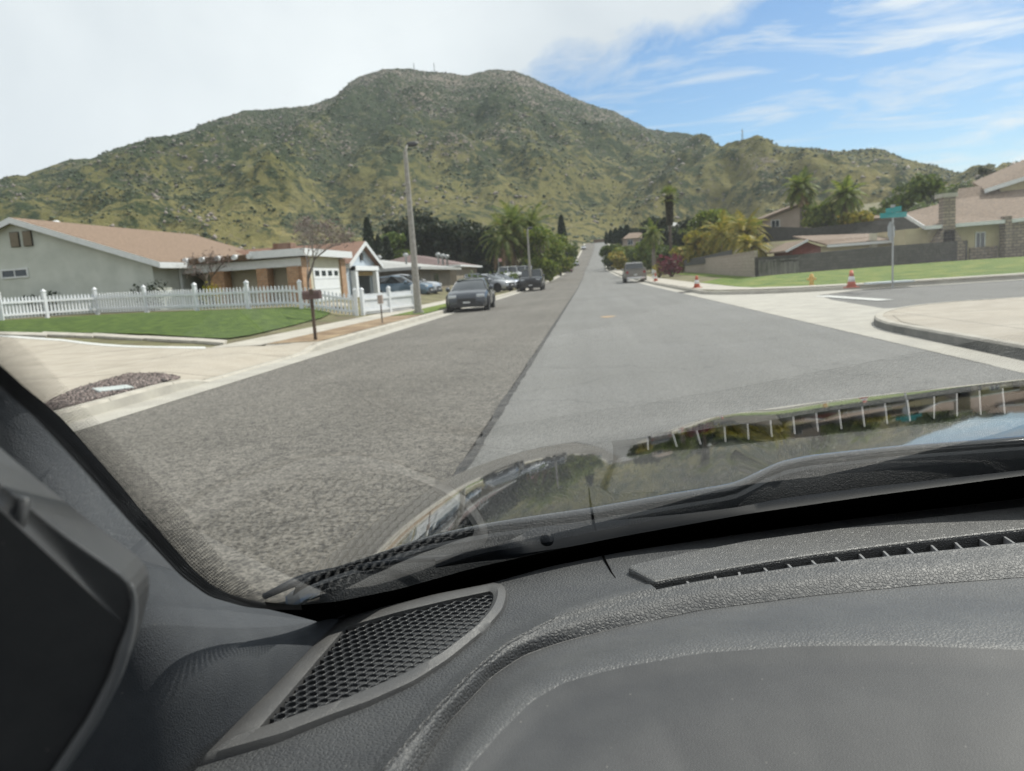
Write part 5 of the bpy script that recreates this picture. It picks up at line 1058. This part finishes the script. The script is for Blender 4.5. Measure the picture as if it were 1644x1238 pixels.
# raised defrost insert in front of the slot
ins=[(1008,911)]+[(q[0],q[1]-1.) for q in qs1 if q[0]>1049][:-1]
top_=[(1750,803),(1644,812),(1400,840),(1200,867),(1100,886),(1012,906)]
P=[at_z(a,b,1.35-.2955) for a,b in ins+top_]
m=MB(); m.prism([tuple(p) for p in P],(0,0,-.02)); m.build('defrost_panel',dashf,own,bevel=.004)
m=MB(); fins=0
fx_=[1101,1142,1181,1221,1260,1299,1337,1376,1414,1453,1490,1529,1567,1607,1644,1682]
vent=MB().grid([[tuple(p) for p in r[qs1[:,0]>1049]] for r in (rs1+(rs2-rs1)*.02-np.array([0,0,.045]),rs1+(rs2-rs1)*.98-np.array([0,0,.045]))]).build('defrost_slot',voidm,own)
finm=mat('fin_plastic',(.22,.22,.225),None,rough=.4)
for px in fx_:
    k=int(np.argmin(abs(qs1[:,0]-px))); k2=int(np.argmin(abs(qs2[:,0]-px))); a=rs1[k]; b=rs2[k2]; d=b-a
    A=a+d*.02; B=a+d*.93+np.array([.006+.012*(px-1100)/540,0,0]); w_=.0011
    MB().prism([(A[0]-w_,A[1],A[2]-.002),(B[0]-w_,B[1],B[2]-.0045),(B[0]-w_,B[1],B[2]-.03),(A[0]-w_,A[1],A[2]-.035)],(2*w_,0,0)).build('fin',finm,vent)
# seam across the pad
sq=[at_z(a,b,1.35-.3032) for a,b in ((968,892),(975,906),(982,920),(990,932),(1003,941),(1020,944))]
MB().tube([tuple(p) for p in sq],.0011,6).build('seam',voidm,own)
# speaker grille
oA=[(322,1227),(541,1002)];oB=[(541,1002),(600,985),(700,960),(793,942)];oC=[(793,942),(811,943),(817,953),(811,985),(778,1021),(720,1069),(665,1105),(592,1138),(519,1164),(446,1193),(322,1227)]
iA=[(415,1171),(556,1007)];iB=[(556,1007),(640,983),(720,964),(786,950)];iC=[(786,950),(793,950),(794,955),(789,974),(763,1007),(712,1047),(647,1083),(555,1122),(482,1146),(415,1171)]
nseg=(30,40,110)
def loop(segs,z): 
    pts=np.concatenate([res(s,n,5)[:-1] for s,n in zip(segs,nseg)]); return np.array([at_z(a,b,1.35+z) for a,b in pts])
O=loop((oA,oB,oC),-.3035); I=loop((iA,iB,iC),-.299)
up=lambda P,dz:P+np.array([0,0,dz])
O2=O+(I-O)*.10; O2=up(O2,.0045+0); O2[:,2]=1.35-.2985; M2=O+(I-O)*.62; M2[:,2]=1.35-.2955; I2=I.copy(); I2[:,2]=1.35-.2985; I3=I.copy(); I3[:,2]=1.35-.312; O0=O.copy(); O0[:,2]=1.35-.312
rws=[np.vstack([r,r[:1]]) for r in (O0,O,O2,M2,I2,I3)]
spk=MB().grid([[tuple(p) for p in r] for r in rws]).build('speaker_grille',framem,own,smooth=True,sharp=50)
ipoly=[(p[0],p[1]) for p in I]; cxy=I.mean(0)
big_poly=[(cxy[0]+(p[0]-cxy[0])*1.03,cxy[1]+(p[1]-cxy[1])*1.03) for p in I]
pitch=.0088; hm=MB(); x0_,x1_=min(p[0] for p in ipoly),max(p[0] for p in ipoly); y0_,y1_=min(p[1] for p in ipoly),max(p[1] for p in ipoly)
ga=R_(-8); cg,sg=math.cos(ga),math.sin(ga); V=[];Fc=[]
for j in range(-40,41):
    for i in range(-40,41):
        ux=(i+(j&1)*.5)*pitch; uy=j*pitch*.866; x=cxy[0]+ux*cg-uy*sg; y=cxy[1]+ux*sg+uy*cg
        if not inpoly(x,y,big_poly): continue
        b0=len(V); zt=1.35-.3008; zb_=zt-.009
        for rad,zz,nn_ in((pitch*.5774,zt-.0008,12),(pitch*.53,zt,12),(pitch*.512,zt-.0007,12),(pitch*.50,zb_,12)):
            for k in range(12):
                a=k*math.pi/6+math.pi/6; r_=rad
                if rad>pitch*.5: r_=rad if k%2==0 else rad*math.cos(math.pi/6)
                else: r_=rad*(1. if k%2==0 else .95)
                cx1,cy1=r_*math.sin(a),r_*math.cos(a); V.append((x+cx1*cg-cy1*sg,y+cx1*sg+cy1*cg,zz))
        for q in range(3):
            for k in range(12): Fc.append((b0+q*12+k,b0+q*12+(k+1)%12,b0+(q+1)*12+(k+1)%12,b0+(q+1)*12+k))
hm.v=V; hm.f=Fc; hm.build('mesh_insert',grillm,spk,smooth=True,fix=False)
m=MB(); m.add([(p[0],p[1],1.35-.325) for p in big_poly],[tuple(range(len(big_poly)))]); m.build('speaker_void',voidm,spk)
# windscreen
TA=math.tan(R_(30.5))
bx=[-1.2,-.75,-.5,-.36,-.241,-.164,-.058,.022,.164,.313,.5,.8,1.15,1.6]; by=[-.9,-.15,.24,.46,.634,.700,.764,.804,.852,.893,.933,.965,.93,.75]
xs_=np.linspace(-1.2,1.6,400); ys_=np.interp(xs_,bx,by)
for _ in range(60): ys_[1:-1]=(ys_[:-2]+2*ys_[1:-1]+ys_[2:])/4
Yb=lambda x: float(np.interp(x,xs_,ys_))
def zg(x,y): return 1.35-.307+(Yb(x)+.035-y)*TA
def gi(px,py,off=0.):
    d=raydir(px,py); a,b=.02,3.
    for _ in range(40):
        t=(a+b)/2; P=CAM+d*t
        if P[2]<zg(P[0],P[1]): a=t
        else: b=t
    return CAM+d*(t+off)
gl=bpy.data.materials.new('windscreen_glass'); gl.use_nodes=True; n=gl.node_tree.nodes; l=gl.node_tree.links; n.clear()
fr_=n.new('ShaderNodeFresnel'); fr_.inputs[0].default_value=1.50
tr=n.new('ShaderNodeBsdfTransparent'); tr.inputs[0].default_value=(.93,.955,.94,1); gg=n.new('ShaderNodeBsdfGlossy'); gg.inputs['Roughness'].default_value=0.0; gg.inputs[0].default_value=(1,1,1,1)
mx=n.new('ShaderNodeMixShader'); fc2=mathn(n,l,'MULTIPLY',fr_.outputs[0],1.7,clamp=True); l.new(fc2,mx.inputs[0]); l.new(tr.outputs[0],mx.inputs[1]); l.new(gg.outputs[0],mx.inputs[2])
oo=n.new('ShaderNodeOutputMaterial'); l.new(mx.outputs[0],oo.inputs[0])
rows=[]
for t in np.linspace(-.08,1.02,50): rows.append([(x,Yb(x)+.035-t*math.cos(math.atan(TA)),1.35-.307+t*math.sin(math.atan(TA))) for x in np.linspace(-1.15,1.5,120)])
gm=MB().grid(rows); glass=gm.build('windscreen',gl,own,smooth=True,fix=False)
# dotted ceramic border
fm=bpy.data.materials.new('dot_frit'); fm.use_nodes=True; n=fm.node_tree.nodes; l=fm.node_tree.links; b=n['Principled BSDF']; b.inputs['Base Color'].default_value=(.01,.01,.011,1); b.inputs['Roughness'].default_value=.6
uv=n.new('ShaderNodeUVMap'); sx=n.new('ShaderNodeSeparateXYZ'); l.new(uv.outputs[0],sx.inputs[0])
def fract(o): return mathn(n,l,'SUBTRACT',mathn(n,l,'FRACT',o),.5)
row_=mathn(n,l,'FLOOR',mathn(n,l,'MULTIPLY',sx.outputs[0],16.)); sh=mathn(n,l,'MULTIPLY',mathn(n,l,'MODULO',row_,2.),.5)
fx1=fract(mathn(n,l,'MULTIPLY',sx.outputs[0],16.)); fy1=fract(mathn(n,l,'ADD',mathn(n,l,'MULTIPLY',sx.outputs[1],190.),sh))
d2=mathn(n,l,'SQRT',mathn(n,l,'ADD',mathn(n,l,'MULTIPLY',fx1,fx1),mathn(n,l,'MULTIPLY',fy1,fy1)))
rad=mathn(n,l,'MULTIPLY_ADD',sx.outputs[0],.36,.22); msk=mathn(n,l,'LESS_THAN',d2,rad)
t2=n.new('ShaderNodeBsdfTransparent'); mx=n.new('ShaderNodeMixShader'); l.new(msk,mx.inputs[0]); l.new(t2.outputs[0],mx.inputs[1]); l.new(b.outputs[0],mx.inputs[2]); l.new(mx.outputs[0],n['Material Output'].inputs[0])
oe=res([(-190,330),(-50,470),(12,532),(76,590),(148,668),(216,738),(292,815),(340,878),(380,928),(430,956),(480,954)],120,2)
ie=res([(-230,400),(-90,540),(-10,612),(50,665),(130,750),(210,840),(290,925),(335,958),(395,975),(440,979),(485,979)],120,2)
rows=[[tuple(gi(*(oe[k]+(ie[k]-oe[k])*t),-.004)) for t in np.linspace(0,1,5)] for k in range(120)]
me_=MB().grid(rows); fo=me_.build('frit_dots',fm,own,smooth=True,fix=False); uvl=fo.data.uv_layers.new(name='UVMap')
for li,lp in enumerate(fo.data.loops): vi=lp.vertex_index; uvl.data[li].uv=((vi%5)/4,(vi//5)/119)
# solid black border along the glass foot
up_=res([(425,966),(480,972),(540,966),(640,946),(760,912),(900,881),(1000,861),(1200,825),(1400,796),(1760,748)],110,2)
lo_=res([(430,978),(480,990),(545,1008),(640,990),(760,960),(900,925),(1000,900),(1200,870),(1400,842),(1760,800)],110,2)
MB().grid([[tuple(gi(*q,-.003)) for q in up_],[tuple(gi(*q,-.003)) for q in lo_]]).build('glass_border',voidm,own)
# pillar trim
def rowY(pts,n=260,k=30):
    q=res(pts,n,k); return np.array([at_y(a,b,c) for a,b,c in q])
p0=rowY([(-260,370,.24),(-150,480,.30),(0,610,.38),(60,658,.405),(140,745,.44),(220,838,.48),(300,925,.53),(345,957,.56),(400,974,.585),(470,984,.61),(552,996,.637)],k=20)
p0b=p0+np.array([.004,.012,-.006])
Yf=lambda px: float(np.interp(px,[-400,0,200,330,400,432,500,552],[.36,.385,.405,.431,.48,.513,.58,.64]))
def rowP(pts,base=None,f=1.):
    return rowY([(a,b,Yf(a)*f+(1-f)*float(np.interp(a,[-260,0,140,300,400,552],[.25,.38,.44,.53,.585,.637]))) for a,b in pts])
p1=rowP([(-280,420),(-170,545),(-20,690),(50,750),(120,815),(185,870),(250,950),(300,995),(370,1018),(440,1030),(512,1040)],f=.8)
p2=rowP([(-300,480),(-190,620),(-40,770),(20,820),(90,870),(170,930),(225,1030),(255,1080),(300,1100),(360,1110),(433,1119)])
p3=rowP([(-300,600),(-200,720),(-60,870),(10,930),(80,990),(140,1060),(180,1140),(215,1185),(250,1210),(285,1224),(325,1229)])
p4=rowP([(-300,900),(-250,1000),(-150,1100),(-60,1200),(0,1260),(50,1300),(100,1330),(130,1350),(160,1365),(200,1372),(240,1372)])
def smo(P,k=150):
    P=P.copy()
    for _ in range(k): P[1:-1]=(P[:-2]+2*P[1:-1]+P[2:])/4
    return P
p1,p2,p3,p4=[smo(q) for q in (p1,p2,p3,p4)]
tr_rows=[p0b,p0]+[mid(p0,p1,t)+np.array([.003,-.003,.004])*math.sin(t*3.1416) for t in np.linspace(.1,1,8)]+[mid(p1,p2,t) for t in np.linspace(.12,1,8)]+[mid(p2,p3,t) for t in np.linspace(.12,1,8)]+[mid(p3,p4,t) for t in (.3,.6,1)]
TRA=np.array(tr_rows)
for _ in range(45): TRA[3:-1]=(TRA[2:-2]+2*TRA[3:-1]+TRA[4:])/4
tr_rows=list(TRA)
MB().grid([[tuple(p) for p in r] for r in tr_rows]).build('pillar_trim',trimd,own,smooth=True)
MB().tube([tuple(p) for p in rowY([(-260,368,.245),(0,608,.385),(60,655,.41),(140,742,.445),(220,835,.485),(300,921,.535),(345,952,.565),(400,969,.59),(470,979,.615),(552,990,.642)],40,2)],.0022,6).build('pillar_seal',sealm,own,smooth=True)
# door corner panel
dp=res([(-420,420),(-200,610),(-10,768),(110,862),(190,918),(212,930),(219,950),(214,1000),(186,1085),(150,1155),(110,1215),(70,1275),(20,1400),(-100,1500),(-420,1500)],90,3)
def dpy(a,b): return .23+.00012*(a+100)
P=[at_y(a,b,dpy(a,b)) for a,b in dp]
m=MB(); m.prism([tuple(p) for p in P],(-.012,.030,-.004)); dpn=m.build('door_corner_panel',doorm,own,bevel=.0045)
for md_ in dpn.modifiers: md_.segments=4
cr_=[at_y(a,b,dpy(a,b)-.0012) for a,b in ((40,800),(30,850),(22,930),(10,1010),(-8,1100),(-30,1230),(-45,1400))]
MB().tube([tuple(p) for p in cr_],.0022,6).build('panel_rib',doorm,own,smooth=True)
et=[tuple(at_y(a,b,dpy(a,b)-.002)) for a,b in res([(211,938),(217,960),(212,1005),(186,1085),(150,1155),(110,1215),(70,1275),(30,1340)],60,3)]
MB().tube(et,[.0004+.0022*min(1,k/14) for k in range(60)],8).build('edge_highlight',mat('highlight_grey',(.14,.145,.15),None,rough=.45),dpn,smooth=True)  # pale tube added as a painted highlight along the panel's edge
# bonnet
far=res([(455,950,.93),(500,915,1.02),(560,868,1.15),(650,808,1.4),(740,757,1.68),(800,736,1.8),(850,721,1.88),(900,710,1.94),(950,702,1.99),(985,697,2.01),(1010,692,2.03),(1050,685,2.05),(1100,677,2.06),(1160,664,2.07),(1300,645,2.1),(1480,626,2.1),(1760,596,2.1)],110,8)
FR=np.array([at_y(*q) for q in far])
nr=res([(458,958),(500,926),(593,896),(692,864),(780,848),(856,838),(950,826),(1080,803),(1180,787),(1220,766),(1250,750),(1300,739),(1450,723),(1760,700)],110,2)
hzr=np.interp(nr[:,0],[458,700,1180,1260,1760],[-.335,-.328,-.318,-.300,-.295]); NRW=np.array([at_z(a,b,1.35+z) for (a,b),z in zip(nr,hzr)])
rows=[NRW+np.array([0,-.004,-.03])]
for t in np.linspace(0,1,22): 
    r=NRW+(FR-NRW)*t; r[:,2]+=.005*4*t*(1-t)*np.clip((FR[:,1]-1)/.8,0,1); rows.append(r)
for dy,dz in ((.08,-.018),(.18,-.055),(.26,-.12),(.30,-.25)): rows.append(FR+np.array([0,dy,dz])*np.clip((FR[:,1:2]-.8)/1.,.15,1)+np.array([0,0,0]))
MB().grid([[tuple(p) for p in r] for r in rows]).build('bonnet',bonm,own,smooth=True)
# cowl under the glass edge
cb_=res([(430,972),(545,985),(640,965),(760,935),(900,905),(1000,885),(1200,856),(1400,829),(1760,788)],110,2)
CT=NRW+np.array([0,-.004,-.012]); CB=np.array([at_z(a,b,1.35-.375) for a,b in cb_])
rows=[CT+(CB-CT)*t+np.array([0,0,.004*math.sin(t*3.14)]) for t in np.linspace(0,1,8)]
MB().grid([[tuple(p) for p in r] for r in rows]).build('cowl',cowlm,own,smooth=True)
# wiper
wu=res([(700,905),(765,888),(805,880),(832,866),(850,854),(866,849),(900,848),(1000,838),(1100,829),(1180,819),(1260,803),(1400,785),(1760,745)],90,1)
wl=res([(700,912),(765,902),(840,895),(900,886),(1000,871),(1100,859),(1200,847),(1300,833),(1400,820),(1760,775)],90,1)
U=np.array([at_z(a,b,1.35-.330) for a,b in wu]); Lw=np.array([at_z(a,b,1.35-.346) for a,b in wl])
nrm_=np.array([0,-.35,.93])
rows=[Lw,Lw+nrm_*.006,mid(Lw,U,.3)+nrm_*.011,mid(Lw,U,.85)+nrm_*.009,U+nrm_*.004,U-nrm_*.006]
wa=MB().grid([[tuple(p) for p in r] for r in rows]).build('wiper_arm',wipm,own,smooth=True,sharp=40)
P=at_z(878,865,1.35-.322); bo=MB().lathe([(.0085,-.004),(.0085,.001),(.006,.0055),(.001,.007)],n=16).build('pivot_cap',wipm,wa,smooth=True); bo.location=tuple(P); bo.rotation_euler=(R_(35),0,0)
bl=[tuple(at_z(a,b,1.35-.338)) for a,b in ((424,958),(470,936),(498,925),(560,912),(640,900),(760,893))]
MB().tube(bl,[.0035,.0055,.005,.004,.004,.004],8).build('wiper_blade',wipm,own,smooth=True)
e1=[tuple(p+np.array([0,-.003,.001])) for p in NRW[2:]]
MB().tube(e1,.0022,6).build('bonnet_seal',cowlm,own,smooth=True)
# shell around us: roof lining, header, doors, floor (casts the cabin's own shade)
rl=mat('roof_fabric',(.28,.27,.25),None,rough=.95); fl_=mat('cabin_carpet',(.02,.02,.022),None,rough=1)
hz=lambda x:zg(x,-.16)
m=MB(); m.grid([[(x,Y_,1.60+.05*(1-((x-.37)/1.1)**2)+k) for x in np.linspace(-.55,1.3,12)] for Y_,k in ((-.14,-.12),(-.2,-.09),(-.5,-.03),(-1.2,0),(-2.2,-.02),(-2.5,-.3))]); ro=m.build('roof',rl,own,smooth=True); s=ro.modifiers.new('sol','SOLIDIFY'); s.thickness=.03; s.offset=1
m=MB(); m.box(-.66,-.60,-2.4,.05,.35,1.05); m.box(1.35,1.41,-2.4,.5,.35,1.05); m.box(-.6,1.35,-2.5,-2.4,.35,1.2); m.build('door_trim',doorm,own)
m=MB(); m.box(-.6,1.35,-2.4,.4,.30,.35); m.box(-.6,1.35,.4,.45,.35,.98); m.build('floor',fl_,own)
m=MB()
for x in (0.,.75): m.box(x-.28,x+.28,-1.0,-.45,.5,.68); m.box(x-.27,x+.27,-1.15,-.98,.6,1.25)
m.build('seat',fl_,own,bevel=.05)
# ------------------------------------------------------------------ put every empty at its thing's base
bpy.context.view_layer.update()
for o in list(col.objects):
    if o.type=='EMPTY' and o.parent is None and o.children and tuple(o.location)==(0,0,0):
        pts=[c.matrix_world@Vector(q) for c in o.children for q in c.bound_box]
        b=Vector(((min(p.x for p in pts)+max(p.x for p in pts))/2,(min(p.y for p in pts)+max(p.y for p in pts))/2,min(p.z for p in pts)))
        o.location=b
        for c in o.children: c.location=Vector(c.location)-b
# ------------------------------------------------------------------ air
hzm=bpy.data.materials.new('air'); hzm.use_nodes=True; n=hzm.node_tree.nodes; l=hzm.node_tree.links; n.clear()
pv=n.new('ShaderNodeVolumePrincipled'); pv.inputs['Density'].default_value=.00009; pv.inputs['Color'].default_value=(.80,.88,1,1); pv.inputs['Anisotropy'].default_value=.3
oo=n.new('ShaderNodeOutputMaterial'); l.new(pv.outputs[0],oo.inputs['Volume'])
hz_=MB().box(-1800,1800,-60,1700,-2,420).build('haze',hzm); hz_['kind']='stuff'
scn.cycles.volume_bounces=1
